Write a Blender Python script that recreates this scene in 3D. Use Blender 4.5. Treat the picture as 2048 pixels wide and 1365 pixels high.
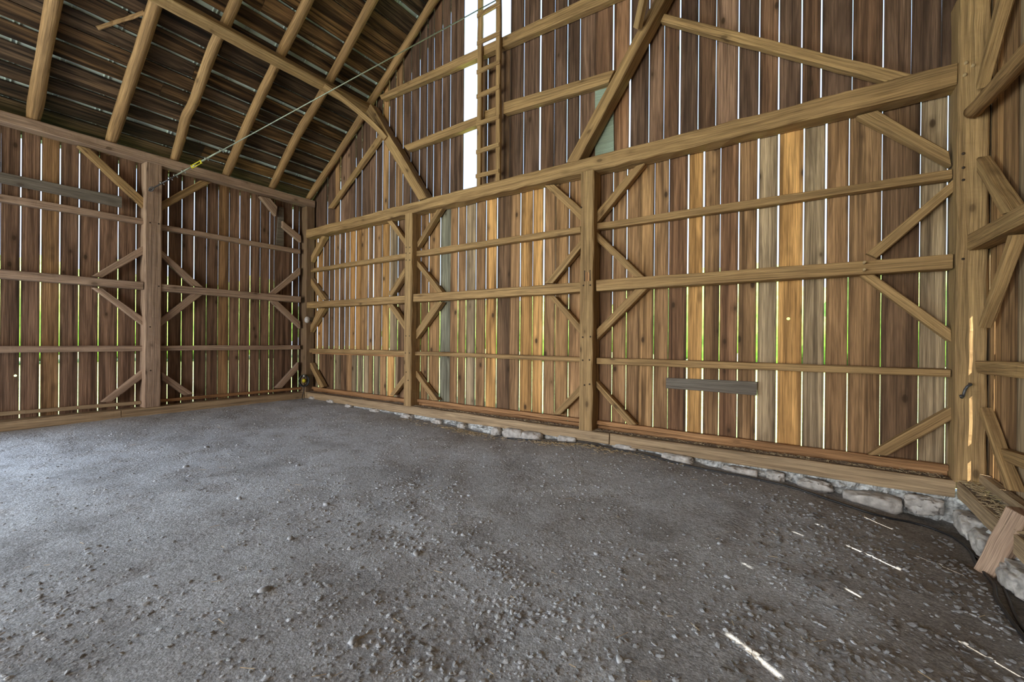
import bpy, bmesh, math, random
from mathutils import Vector, Matrix, noise

# ------------------------------------------------------------------ clearing, camera, sky, sun, daylight, exposure
for o in list(bpy.data.objects): bpy.data.objects.remove(o)
S = bpy.context.scene
COL = S.collection
cd = bpy.data.cameras.new('camera'); cam = bpy.data.objects.new('camera', cd); COL.objects.link(cam)
cd.sensor_width = 36; cd.sensor_fit = 'HORIZONTAL'; cd.lens = 849.66/2048*36; cd.clip_end = 500
def set_camera(yaw, pitch, roll, loc):
    fw = Vector((-math.sin(yaw)*math.cos(pitch), math.cos(yaw)*math.cos(pitch), math.sin(pitch)))
    r = Vector((math.cos(yaw), math.sin(yaw), 0)); u = r.cross(fw)
    r2 = r*math.cos(roll)+u*math.sin(roll); u2 = u*math.cos(roll)-r*math.sin(roll)
    m = Matrix((r2, u2, -fw)).transposed().to_4x4(); m.translation = loc
    cam.matrix_world = m
set_camera(math.radians(34.4474), math.radians(-.0841), math.radians(.48115), Vector((9.6118, -5.4684, 1.58)))
S.camera = cam

wd = bpy.data.worlds.new('sky'); S.world = wd; wd.use_nodes = True
nt = wd.node_tree; nt.nodes.clear()
wo = nt.nodes.new('ShaderNodeOutputWorld'); bg = nt.nodes.new('ShaderNodeBackground')
tc = nt.nodes.new('ShaderNodeTexCoord'); sx = nt.nodes.new('ShaderNodeSeparateXYZ'); cr = nt.nodes.new('ShaderNodeValToRGB')
cr.color_ramp.elements[0].position = 0.0; cr.color_ramp.elements[0].color = (.66, .80, 1, 1)
cr.color_ramp.elements[1].position = .8; cr.color_ramp.elements[1].color = (.46, .66, 1, 1)
nt.links.new(tc.outputs['Generated'], sx.inputs[0]); nt.links.new(sx.outputs['Z'], cr.inputs[0])
nt.links.new(cr.outputs[0], bg.inputs[0]); nt.links.new(bg.outputs[0], wo.inputs[0])
bg.inputs[1].default_value = 2.3

SUN_EL = math.radians(49)
sun = bpy.data.lights.new('sun', 'SUN'); sun.energy = 17; sun.angle = math.radians(.53); sun.color = (1, .9, .74)
so = bpy.data.objects.new('sun', sun); COL.objects.link(so)
sd = Vector((-.824*math.cos(SUN_EL), .566*math.cos(SUN_EL), -math.sin(SUN_EL)))
so.rotation_euler = sd.to_track_quat('-Z', 'Y').to_euler(); so.location = (20, -14, 20)

def area(name, loc, direction, sx_, sy_, power, color):
    l = bpy.data.lights.new(name, 'AREA'); l.shape = 'RECTANGLE'; l.size = sx_; l.size_y = sy_; l.energy = power; l.color = color
    o = bpy.data.objects.new(name, l); COL.objects.link(o); o.location = loc
    o.rotation_euler = Vector(direction).to_track_quat('-Z', 'Z').to_euler(); return o
# daylight through the drive door in the left wall and through the big front doorway, both behind the camera
area('daylight_left_door', (-.35, -7.6, 1.95), (1, 0, 0), 4.2, 3.6, 500, (.78, .88, 1))
area('daylight_front_door', (5.2, -15.3, 1.95), (0, 1, 0), 7.2, 3.6, 1150, (1, .95, .88))

S.view_settings.view_transform = 'Standard'; S.view_settings.look = 'None'
S.view_settings.exposure = 0.0; S.view_settings.gamma = 1; S.view_settings.use_curve_mapping = False
S.cycles.use_denoising = True
S.cycles.max_bounces = 10; S.cycles.diffuse_bounces = 6
S.cycles.sample_clamp_indirect = 6

rnd = random.Random(7)
# ------------------------------------------------------------------ materials
def newmat(name):
    m = bpy.data.materials.new(name); m.use_nodes = True; n = m.node_tree; n.nodes.clear()
    out = n.nodes.new('ShaderNodeOutputMaterial'); b = n.nodes.new('ShaderNodeBsdfPrincipled')
    n.links.new(b.outputs[0], out.inputs[0]); return m, n, b
def N(n, t, **kw):
    x = n.nodes.new(t)
    for k, v in kw.items(): setattr(x, k, v)
    return x
def math_(n, op, a, b=None, clamp=False):
    x = N(n, 'ShaderNodeMath', operation=op, use_clamp=clamp)
    for i, v in enumerate((a, b)):
        if v is None: continue
        if isinstance(v, (int, float)): x.inputs[i].default_value = v
        else: n.links.new(v, x.inputs[i])
    return x.outputs[0]
def mixc(n, fac, a, b, mode='MIX'):
    x = N(n, 'ShaderNodeMix', data_type='RGBA', blend_type=mode)
    for s, v in ((x.inputs[0], fac), (x.inputs[6], a), (x.inputs[7], b)):
        if isinstance(v, (int, float)): s.default_value = v
        elif isinstance(v, tuple): s.default_value = v if len(v) == 4 else v+(1,)
        else: n.links.new(v, s)
    return x.outputs[2]
def ramp(n, src, pts):
    r = N(n, 'ShaderNodeValToRGB'); e = r.color_ramp.elements
    while len(e) < len(pts): e.new(.5)
    for i, (p, c) in enumerate(pts):
        e[i].position = p; e[i].color = (c, c, c, 1) if isinstance(c, (int, float)) else c+(1,)
    n.links.new(src, r.inputs[0]); return r.outputs[0]

def wood(name, color, dark=.45, stain=.5, knots=.6, tinted=False, rough=.78, hew=.0, grain=1.0, edge=0):
    """grain runs along U (metres); every board (mesh island) and every object gets its own offset"""
    m, n, b = newmat(name)
    uv = N(n, 'ShaderNodeUVMap'); uv.uv_map = 'UV'
    geo = N(n, 'ShaderNodeNewGeometry'); oi = N(n, 'ShaderNodeObjectInfo')
    isl = geo.outputs['Random Per Island']
    off = math_(n, 'ADD', math_(n, 'MULTIPLY', isl, 91.7), math_(n, 'MULTIPLY', oi.outputs['Random'], 53.1))
    cmb = N(n, 'ShaderNodeCombineXYZ'); n.links.new(off, cmb.inputs[0]); n.links.new(math_(n, 'MULTIPLY', off, 1.7), cmb.inputs[1]); n.links.new(off, cmb.inputs[2])
    add = N(n, 'ShaderNodeVectorMath', operation='ADD'); n.links.new(uv.outputs[0], add.inputs[0]); n.links.new(cmb.outputs[0], add.inputs[1])
    P = add.outputs[0]
    def nz(su, sv, det=4, dist=0, rough_=.55):
        mp = N(n, 'ShaderNodeMapping'); mp.inputs['Scale'].default_value = (su, sv, 1); n.links.new(P, mp.inputs[0])
        t = N(n, 'ShaderNodeTexNoise'); t.inputs['Scale'].default_value = 1; t.inputs['Detail'].default_value = det
        t.inputs['Distortion'].default_value = dist; t.inputs['Roughness'].default_value = rough_
        n.links.new(mp.outputs[0], t.inputs['Vector']); return t.outputs[0]
    streak = nz(1.1, 55, 3, .6); fine = nz(4, 190, 2); blot = nz(.55, 6.5, 3, 1.2); long = nz(.22, 16, 2, .4)
    # knots
    mp = N(n, 'ShaderNodeMapping'); mp.inputs['Scale'].default_value = (2.6, 5.0, 1); n.links.new(P, mp.inputs[0])
    vo = N(n, 'ShaderNodeTexVoronoi'); vo.inputs['Scale'].default_value = 1; n.links.new(mp.outputs[0], vo.inputs['Vector'])
    kn = ramp(n, vo.outputs['Distance'], [(0, 1), (.085, .92), (.13, .35), (.27, 0)])
    vs = N(n, 'ShaderNodeSeparateColor'); n.links.new(vo.outputs['Color'], vs.inputs[0])
    kn = math_(n, 'MULTIPLY', kn, math_(n, 'GREATER_THAN', vs.outputs[0], .38))
    base = N(n, 'ShaderNodeRGB'); base.outputs[0].default_value = color+(1,)
    c = base.outputs[0]
    if tinted:
        at = N(n, 'ShaderNodeAttribute', attribute_name='tint'); c = at.outputs['Color']
    var = math_(n, 'ADD', math_(n, 'MULTIPLY', isl, .3), .85)
    c = mixc(n, 1, c, N_val(n, var), 'MULTIPLY')
    g1 = ramp(n, streak, [(.3, 1-.42*grain), (.5, 1.0), (.72, 1+.22*grain)])
    c = mixc(n, 1, c, g1, 'MULTIPLY')
    g2 = ramp(n, fine, [(.32, 1-.3*grain), (.6, 1.06)])
    c = mixc(n, 1, c, g2, 'MULTIPLY')
    st = ramp(n, blot, [(.40, 0), (.62, 1)])
    c = mixc(n, math_(n, 'MULTIPLY', st, stain), c, mixc(n, 1, c, (dark, dark*.93, dark*.9), 'MULTIPLY'))
    st2 = ramp(n, long, [(.52, 0), (.64, 1)])
    c = mixc(n, math_(n, 'MULTIPLY', st2, stain*.9), c, mixc(n, 1, c, (dark*1.05, dark, dark*1.0), 'MULTIPLY'))
    if edge:   # damp stains that crept in from the open joints
        ue = N(n, 'ShaderNodeUVMap'); ue.uv_map = 'EDGE'; se = N(n, 'ShaderNodeSeparateXYZ'); n.links.new(ue.outputs[0], se.inputs[0])
        ed = math_(n, 'ABSOLUTE', math_(n, 'SUBTRACT', math_(n, 'MULTIPLY', se.outputs[0], 2), 1))
        ed = math_(n, 'ADD', ed, math_(n, 'ADD', math_(n, 'MULTIPLY', nz(.9, 4, 3, .5), 1.1), -.62))
        em = ramp(n, ed, [(.62, 0), (.98, 1)])
        c = mixc(n, math_(n, 'MULTIPLY', em, edge), c, mixc(n, 1, c, (.38, .36, .35), 'MULTIPLY'))
    # grey weathering
    gr = ramp(n, nz(.35, 3.2, 3, .5), [(.5, 0), (.72, 1)])
    c = mixc(n, math_(n, 'MULTIPLY', gr, .35), c, mixc(n, 1, c, (1.0, 1.1, 1.2), 'MULTIPLY'))
    c = mixc(n, math_(n, 'MULTIPLY', kn, knots), c, (.05, .028, .014))
    n.links.new(c, b.inputs['Base Color']); b.inputs['Roughness'].default_value = rough
    b.inputs['Specular IOR Level'].default_value = .25
    bu = N(n, 'ShaderNodeBump'); bu.inputs['Strength'].default_value = .55; bu.inputs['Distance'].default_value = .012
    hsum = math_(n, 'ADD', streak, math_(n, 'MULTIPLY', fine, .6))
    if hew > 0:   # adze marks across the grain
        hw = nz(7, 2.2, 2, .8)
        hsum = math_(n, 'ADD', hsum, math_(n, 'MULTIPLY', hw, hew))
    n.links.new(hsum, bu.inputs['Height']); n.links.new(bu.outputs[0], b.inputs['Normal'])
    return m
def N_val(n, sock):
    x = N(n, 'ShaderNodeCombineColor'); [n.links.new(sock, x.inputs[i]) for i in range(3)]; return x.outputs[0]
def plain(name, color, rough=.7, metal=0, bump=0, bscale=40, var=.25):
    m, n, b = newmat(name)
    tcn = N(n, 'ShaderNodeTexCoord'); t = N(n, 'ShaderNodeTexNoise'); t.inputs['Scale'].default_value = bscale; t.inputs['Detail'].default_value = 5
    n.links.new(tcn.outputs['Object'], t.inputs['Vector'])
    g = ramp(n, t.outputs[0], [(.3, 1-var), (.7, 1+var)])
    n.links.new(mixc(n, 1, color+(1,), g, 'MULTIPLY'), b.inputs['Base Color'])
    b.inputs['Roughness'].default_value = rough; b.inputs['Metallic'].default_value = metal
    if bump:
        bu = N(n, 'ShaderNodeBump'); bu.inputs['Strength'].default_value = bump; bu.inputs['Distance'].default_value = .02
        n.links.new(t.outputs[0], bu.inputs['Height']); n.links.new(bu.outputs[0], b.inputs['Normal'])
    return m

MAT = {
 'beam': wood('hewn_tan_wood', (.44, .285, .13), .55, .6, .7, hew=1.4),
 'leftwood': wood('greyish_pink_wood', (.46, .325, .235), .58, .55, .7, hew=1.4),
 'post': wood('post_wood', (.43, .285, .135), .55, .55, .7, hew=2.0),
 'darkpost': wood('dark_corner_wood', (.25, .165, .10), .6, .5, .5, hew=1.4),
 'sill': wood('sill_wood', (.46, .34, .21), .6, .45, .3, hew=1.0),
 'pole': wood('peeled_pole_wood', (.40, .25, .115), .55, .55, .5, hew=.8),
 'purlin': wood('purlin_wood', (.42, .28, .13), .6, .4, .5, hew=1.2),
 'greyboard': wood('grey_weathered_board', (.20, .175, .145), .6, .5, .6),
 'teal': wood('pale_teal_paint', (.30, .38, .31), .85, .3, .0, grain=.5),
 'plank': wood('wall_planks', (.25, .15, .07), .40, .75, .95, tinted=True, grain=1.1, edge=.8),
 'roof': wood('roof_boards', (.15, .085, .035), .22, 1.0, .85, tinted=True, grain=1.6, edge=.5),
 'orange': wood('fresh_orange_wood', (.46, .25, .115), .5, .6, .4),
 'peg': plain('dark_hole_shade', (.045, .03, .02), .9),  # near-black: shade inside peg holes and mortise put into the colour
 'palepeg': plain('pale_peg_wood', (.45, .33, .18), .8),
 'roofmetal': plain('roof_sheet_metal', (.54, .65, .63), .45, .0, 0, 3, .15),
 'steel': plain('galvanised_steel', (.55, .58, .56), .35, .9),
 'wire': plain('wire_rope_grey_green', (.36, .42, .34), .5, .4),
 'yellow': plain('yellow_paint', (.62, .55, .03), .5),
 'iron': plain('dark_iron', (.10, .10, .11), .5, .7),
 'black': plain('black_rubber', (.02, .022, .026), .45),
 'white': plain('white_porcelain', (.62, .60, .60), .5, 0, .6, 60, .25),
 'stone': plain('fieldstone', (.47, .45, .43), .9, 0, .8, 14, .35),
 'mortar': plain('old_lime_mortar', (.52, .54, .545), .95, 0, 1, 26, .55),
 'pebble': plain('gravel_stone', (.42, .45, .49), .9, 0, .3, 5, .45),
 'shingle': plain('dark_shingle', (.27, .275, .285), .9, 0, .3, 5, .4),
 'straw': plain('straw', (.44, .34, .2), .9),
 'litter': plain('chaff_and_dust', (.17, .125, .085), 1, 0, 1, 45, .5),
 'leaf': plain('dry_leaf', (.35, .19, .08), .9),
}
def ground_mat():
    m, n, b = newmat('gravel_dirt')
    tcn = N(n, 'ShaderNodeTexCoord'); P = tcn.outputs['Object']
    def nz(s, det=6, r=.6):
        t = N(n, 'ShaderNodeTexNoise'); t.inputs['Scale'].default_value = s; t.inputs['Detail'].default_value = det; t.inputs['Roughness'].default_value = r
        n.links.new(P, t.inputs['Vector']); return t.outputs[0]
    def vor(s):
        t = N(n, 'ShaderNodeTexVoronoi'); t.inputs['Scale'].default_value = s; n.links.new(P, t.inputs['Vector']); return t
    big, mid, fine = nz(.55, 4), nz(3.2, 5), nz(60, 6, .75)
    v1, v2 = vor(34), vor(85)
    c = mixc(n, ramp(n, big, [(.38, 0), (.64, 1)]), (.47, .50, .545), (.60, .645, .71))
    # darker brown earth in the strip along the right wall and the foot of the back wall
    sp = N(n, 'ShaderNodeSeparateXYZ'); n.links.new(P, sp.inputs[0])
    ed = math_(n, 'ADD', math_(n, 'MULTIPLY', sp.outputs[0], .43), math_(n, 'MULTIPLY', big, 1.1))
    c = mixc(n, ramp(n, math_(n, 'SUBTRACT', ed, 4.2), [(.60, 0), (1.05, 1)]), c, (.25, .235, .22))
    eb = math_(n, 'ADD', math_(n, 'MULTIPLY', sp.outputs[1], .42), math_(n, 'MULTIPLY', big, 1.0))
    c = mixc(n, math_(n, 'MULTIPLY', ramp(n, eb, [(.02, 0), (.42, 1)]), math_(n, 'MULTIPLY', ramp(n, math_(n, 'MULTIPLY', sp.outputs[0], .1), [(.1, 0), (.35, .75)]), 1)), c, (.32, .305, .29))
    c = mixc(n, ramp(n, mid, [(.5, 0), (.75, 1)]), c, mixc(n, 1, c, (.72, .68, .65), 'MULTIPLY'))
    c = mixc(n, 1, c, ramp(n, fine, [(.3, .6), (.7, 1.38)]), 'MULTIPLY')
    dk = ramp(n, nz(1.3, 5, .65), [(.53, 0), (.7, 1)])
    c = mixc(n, math_(n, 'MULTIPLY', dk, .55), c, mixc(n, 1, c, (.5, .48, .46), 'MULTIPLY'))
    cell = N(n, 'ShaderNodeSeparateColor'); n.links.new(v1.outputs['Color'], cell.inputs[0])
    c = mixc(n, 1, c, ramp(n, cell.outputs[0], [(0, .84), (1, 1.14)]), 'MULTIPLY')
    cell2 = N(n, 'ShaderNodeSeparateColor'); n.links.new(v2.outputs['Color'], cell2.inputs[0])
    c = mixc(n, 1, c, ramp(n, cell2.outputs[1], [(0, .85), (1, 1.15)]), 'MULTIPLY')
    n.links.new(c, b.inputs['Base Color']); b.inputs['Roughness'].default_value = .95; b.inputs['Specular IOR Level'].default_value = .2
    h = math_(n, 'ADD', math_(n, 'MULTIPLY', v1.outputs['Distance'], math_(n, 'MULTIPLY', ramp(n, mid, [(.42, 0), (.62, 1)]), -.9)), math_(n, 'ADD', math_(n, 'MULTIPLY', v2.outputs['Distance'], -.35), math_(n, 'MULTIPLY', fine, .9)))
    bu = N(n, 'ShaderNodeBump'); bu.inputs['Strength'].default_value = .6; bu.inputs['Distance'].default_value = .02
    n.links.new(h, bu.inputs['Height']); n.links.new(bu.outputs[0], b.inputs['Normal'])
    return m
MAT['ground'] = ground_mat()
MAT['grass'] = plain('sunlit_grass', (.42, .56, .20), .9, 0, 0, 2, .3)
MAT['leaves'] = plain('sunlit_foliage', (.36, .54, .15), .9, 0, 0, 1.5, .45)

# ------------------------------------------------------------------ mesh helpers
def link(name, verts, faces, mat, parent=None, uvs=None, origin=None, tints=None, smooth=False, edges=None):
    """uvs: per face list of (u,v) per corner; tints: per face colour"""
    me = bpy.data.meshes.new(name)
    org = Vector(origin) if origin else Vector((0, 0, 0))
    me.from_pydata([tuple(Vector(v)-org) for v in verts], [], faces)
    if uvs:
        l = me.uv_layers.new(name='UV'); k = 0
        flat = [c for f in uvs for uvc in f for c in uvc]
        l.data.foreach_set('uv', flat)
    if edges:
        l2 = me.uv_layers.new(name='EDGE'); l2.data.foreach_set('uv', [c for f in edges for e_ in f for c in (e_, 0.0)])
    if tints:
        a = me.attributes.new('tint', 'FLOAT_COLOR', 'FACE')
        a.data.foreach_set('color', [c for t in tints for c in (t[0], t[1], t[2], 1)])
    me.materials.append(MAT[mat] if isinstance(mat, str) else mat)
    if smooth: me.polygons.foreach_set('use_smooth', [True]*len(me.polygons))
    me.update()
    o = bpy.data.objects.new(name, me); COL.objects.link(o)
    if parent:
        o.parent = parent; o.location = org-parent.location
    else: o.location = org
    return o
def tag(o, label=None, cat=None, group=None, kind=None):
    if label: o['label'] = label
    if cat: o['category'] = cat
    if group: o['group'] = group
    if kind: o['kind'] = kind
    return o
def empty(name, loc):
    o = bpy.data.objects.new(name, None); COL.objects.link(o); o.location = loc; return o

def loft(sections, closed_caps=True, seed=0, jit=0.0, u0=0.0):
    """sections: list of rings (lists of Vectors, same count) -> verts, faces, uvs (u along, v around)"""
    r = random.Random(seed); k = len(sections[0]); V = []; F = []; U = []
    cent = [sum(s, Vector())/k for s in sections]
    ul = [u0]
    for i in range(1, len(cent)): ul.append(ul[-1]+(cent[i]-cent[i-1]).length)
    for s in sections:
        for p in s: V.append(p+Vector((r.uniform(-jit, jit), r.uniform(-jit, jit), r.uniform(-jit, jit))) if jit else p)
    per = [0]
    for j in range(k): per.append(per[-1]+(sections[0][(j+1) % k]-sections[0][j]).length)
    for i in range(len(sections)-1):
        for j in range(k):
            a, b_ = i*k+j, i*k+(j+1) % k
            F.append((a, b_, b_+k, a+k)); U.append([(ul[i], per[j]), (ul[i], per[j+1]), (ul[i+1], per[j+1]), (ul[i+1], per[j])])
    if closed_caps:
        for base, rev, u in ((0, True, ul[0]), ((len(sections)-1)*k, False, ul[-1])):
            idx = list(range(base, base+k)); ring = sections[0 if rev else -1]
            if rev: idx = idx[::-1]; ring = ring[::-1]
            c = sum(ring, Vector())/k; ax = (ring[0]-ring[1]).normalized()
            F.append(tuple(idx)); U.append([(u+(p-c).length*.2, (p-c).dot(ax)) for p in ring])
    return V, F, U
def chamf(ring4, ch):
    out = []
    for i in range(4):
        p, a, b_ = ring4[i], ring4[i-1], ring4[(i+1) % 4]
        out.append(p+(a-p).normalized()*min(ch, (a-p).length*.3)); out.append(p+(b_-p).normalized()*min(ch, (b_-p).length*.3))
    return out
def fix(V, F, U):
    return V, F, U
SEED = [100]
def beam_quad(name, plane, front, depth, quad, mat, parent=None, ch=.008, jit=.003, step=.22):
    """a timber whose front face is the quad a,b,c,d (a-d = start edge, b-c = end edge) in a wall plane"""
    SEED[0] += 1
    if plane == 'B': P = lambda h, z, d_: Vector((h, d_, z)); back = front+depth
    elif plane == 'L': P = lambda h, z, d_: Vector((d_, h, z)); back = front-depth
    else: P = lambda h, z, d_: Vector((d_, h, z)); back = front+depth
    a, b_, c, d = [Vector(t) for t in quad]
    L = ((a+d)/2-(b_+c)/2).length; n = max(2, int(L/step))
    secs = []
    ph = SEED[0]*3.1
    for i in range(n+1):
        t = i/n; p = a.lerp(b_, t); q = d.lerp(c, t)
        w1 = .006*noise.noise(Vector((t*L*1.3, ph, 0))); w2 = .006*noise.noise(Vector((t*L*1.3, ph, 9)))
        nrm = (p-q).normalized(); p = p+nrm*w1; q = q+nrm*w2
        ring = [P(p.x, p.y, front), P(p.x, p.y, back), P(q.x, q.y, back), P(q.x, q.y, front)]
        secs.append(chamf(ring, ch))
    V, F, U = loft(secs, seed=SEED[0], jit=jit)
    o = link(name, V, F, mat, parent, U, origin=tuple(sum(V, Vector())/len(V)))
    recalc(o); return o
def recalc(o):
    bm = bmesh.new(); bm.from_mesh(o.data); bmesh.ops.recalc_face_normals(bm, faces=bm.faces); bm.to_mesh(o.data); bm.free()
def beam_box(name, p0, p1, w, h, mat, up=(0, 0, 1), parent=None, ch=.012, jit=.004, step=.25, origin=None, w1=None, h1=None):
    SEED[0] += 1
    p0, p1 = Vector(p0), Vector(p1); ax = (p1-p0).normalized(); up = Vector(up); sd_ = ax.cross(up).normalized(); up = sd_.cross(ax)
    L = (p1-p0).length; n = max(1, int(L/step)); secs = []
    for i in range(n+1):
        t = i/n; c = p0.lerp(p1, t); ww = (w+((w1 or w)-w)*t)/2; hh = (h+((h1 or h)-h)*t)/2
        secs.append(chamf([c-sd_*ww-up*hh, c+sd_*ww-up*hh, c+sd_*ww+up*hh, c-sd_*ww+up*hh], ch))
    V, F, U = loft(secs, seed=SEED[0], jit=jit)
    o = link(name, V, F, mat, parent, U, origin=origin or tuple(sum(V, Vector())/len(V))); recalc(o); return o
def tube(name, pts, rad, mat, parent=None, sides=10, jit=0.0, smooth=True, flat=1.0, origin=None):
    """pts: polyline, rad: radius or list"""
    SEED[0] += 1
    pts = [Vector(p) for p in pts]; n = len(pts); rads = rad if isinstance(rad, (list, tuple)) else [rad]*n
    secs = []; prev = None
    for i, p in enumerate(pts):
        t = (pts[min(i+1, n-1)]-pts[max(i-1, 0)]).normalized()
        ref = prev if prev else (Vector((0, 0, 1)) if abs(t.z) < .9 else Vector((1, 0, 0)))
        s = t.cross(ref).normalized(); u = s.cross(t).normalized(); prev = u
        secs.append([p+(s*math.cos(a)+u*math.sin(a)*flat)*rads[i] for a in [2*math.pi*j/sides for j in range(sides)]])
    V, F, U = loft(secs, seed=SEED[0], jit=jit)
    o = link(name, V, F, mat, parent, U, origin=origin or tuple(sum(V, Vector())/len(V)), smooth=smooth); recalc(o); return o
def smooth_path(pts, k=5):
    pts = [Vector(p) for p in pts]; out = []
    for i in range(len(pts)-1):
        p0, p1, p2, p3 = pts[max(i-1, 0)], pts[i], pts[i+1], pts[min(i+2, len(pts)-1)]
        for j in range(k):
            t = j/k; out.append(.5*((2*p1)+(p2-p0)*t+(2*p0-5*p1+4*p2-p3)*t*t+(3*p1-p0-3*p2+p3)*t**3))
    out.append(pts[-1]); return out
def rock(name, c, size, mat, seed, parent=None, sub=4, rot=0, rough=.28):
    bm = bmesh.new(); bmesh.ops.create_icosphere(bm, subdivisions=sub, radius=1)
    for v in bm.verts:
        p = v.co.copy(); k = 1+rough*noise.noise(p*1.3+Vector((seed*7.7, 0, 0)))+rough*.4*noise.noise(p*3.1+Vector((seed*3.3, 5, 0)))
        q = p*k; q += Vector((noise.noise(p*6+Vector((seed, 0, 0))), noise.noise(p*6+Vector((0, seed, 0))), noise.noise(p*6+Vector((0, 0, seed)))))*.10*rough/.28
        q = Vector((max(-.92, min(.92, q.x)), max(-.85, min(.85, q.y)), max(-.85, min(.85, q.z))))
        v.co = Vector((q.x*size[0], q.y*size[1], q.z*size[2]))
    bmesh.ops.rotate(bm, verts=bm.verts, cent=(0, 0, 0), matrix=Matrix.Rotation(rot, 3, 'Z'))
    me = bpy.data.meshes.new(name); bm.to_mesh(me); bm.free(); me.materials.append(MAT[mat])
    me.polygons.foreach_set('use_smooth', [True]*len(me.polygons))
    o = bpy.data.objects.new(name, me); COL.objects.link(o); o.location = c
    return o

class Boards:
    """many planks collected into one wall mesh; every plank its own island with UV along its length and a tint"""
    def __init__(s): s.V = []; s.F = []; s.U = []; s.T = []; s.E = []
    def hexa(s, p, tint, along='z'):
        """p: 8 corners: 4 of one end (0-3), 4 of the other end (4-7); along = 0-3 -> 4-7"""
        b_ = len(s.V); p = [Vector(q) for q in p]; s.V += p
        L = (p[4]-p[0]).length; w = [(p[1]-p[0]).length, (p[2]-p[1]).length]
        per = [0, w[0], w[0]+w[1], 2*w[0]+w[1], 2*(w[0]+w[1])]
        for j in range(4):
            k = (j+1) % 4
            s.F.append((b_+j, b_+k, b_+k+4, b_+j+4))
            L1 = (p[j+4]-p[j]).length; L2 = (p[k+4]-p[k]).length
            s.U.append([(0, per[j]), (0, per[j+1]), (L2, per[j+1]), (L1, per[j])]); s.T.append(tint)
            s.E.append(((0, 1, 1, 0), (1, 1, 1, 1), (1, 0, 0, 1), (0, 0, 0, 0))[j])
        s.F.append((b_+3, b_+2, b_+1, b_)); s.U.append([(0, 0), (0, .1), (.03, .1), (.03, 0)]); s.T.append(tint); s.E.append((.5, .5, .5, .5))
        s.F.append((b_+4, b_+5, b_+6, b_+7)); s.U.append([(0, 0), (0, .1), (.03, .1), (.03, 0)]); s.T.append(tint); s.E.append((.5, .5, .5, .5))
    def knot_board(s, mk, h0, h1, z0, z1, hc, zc, r, t, tint):
        """a plank with one round knothole; mk(h, z, depth) makes a point, depth 0..t"""
        n = 16; za, zb = zc-.06, zc+.06
        angs = sorted([2*math.pi*(i+.5)/n for i in range(n)]+[math.atan2(zz, hh) % (2*math.pi) for zz in (-.06, .06) for hh in (h0-hc, h1-hc)]); n = len(angs)
        pts = []
        for a in angs:
            c, sn = math.cos(a), math.sin(a)
            k = min((h1-hc)/c if c > 1e-6 else 1e9, (h0-hc)/c if c < -1e-6 else 1e9, .06/abs(sn) if abs(sn) > 1e-6 else 1e9)
            pts.append(((hc+c*r, zc+sn*r), (hc+c*k, zc+sn*k)))
        b_ = len(s.V); lay = []
        for d in (0, t):
            base = len(s.V)
            for p, q in pts: s.V.append(Vector(mk(p[0], p[1], d))); s.V.append(Vector(mk(q[0], q[1], d)))
            for h, z in ((h0, z0), (h1, z0), (h1, z1), (h0, z1)): s.V.append(Vector(mk(h, z, d)))
            lay.append(base)
        w0 = sum(mk(h0, z0, 0)[:2]); ww = sum(mk(h1, z0, 0)[:2])-w0
        def uvf(f): return [(s.V[q].z-z0, s.V[q].x+s.V[q].y-h0) for q in f]
        def add(f): s.F.append(tuple(f)); s.T.append(tint); s.U.append(uvf(f)); s.E.append(tuple(min(1, max(0, ((s.V[q].x+s.V[q].y)-w0)/ww)) for q in f))
        for base in lay:
            for i in range(n):
                j = (i+1) % n; add((base+2*i, base+2*i+1, base+2*j+1, base+2*j))
            lo_ = sorted([i for i in range(n) if abs(pts[i][1][1]-za) < 1e-6], key=lambda i: pts[i][1][0])
            hi_ = sorted([i for i in range(n) if abs(pts[i][1][1]-zb) < 1e-6], key=lambda i: -pts[i][1][0])
            c4 = base+2*n
            add([c4, c4+1]+[base+2*i+1 for i in lo_[::-1]]); add([c4+2, c4+3]+[base+2*i+1 for i in hi_[::-1]])
        A, B = lay
        for i in range(n):
            j = (i+1) % n; add((A+2*i, A+2*j, B+2*j, B+2*i))
        a4, b4 = A+2*n, B+2*n
        add((a4, a4+3, b4+3, b4)); add((a4+1, b4+1, b4+2, a4+2)); add((a4, b4, b4+1, a4+1)); add((a4+3, a4+2, b4+2, b4+3))
    def build(s, name, mat, parent=None):
        o = link(name, s.V, s.F, mat, parent, s.U, tints=s.T, edges=s.E); recalc(o); return o

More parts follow.
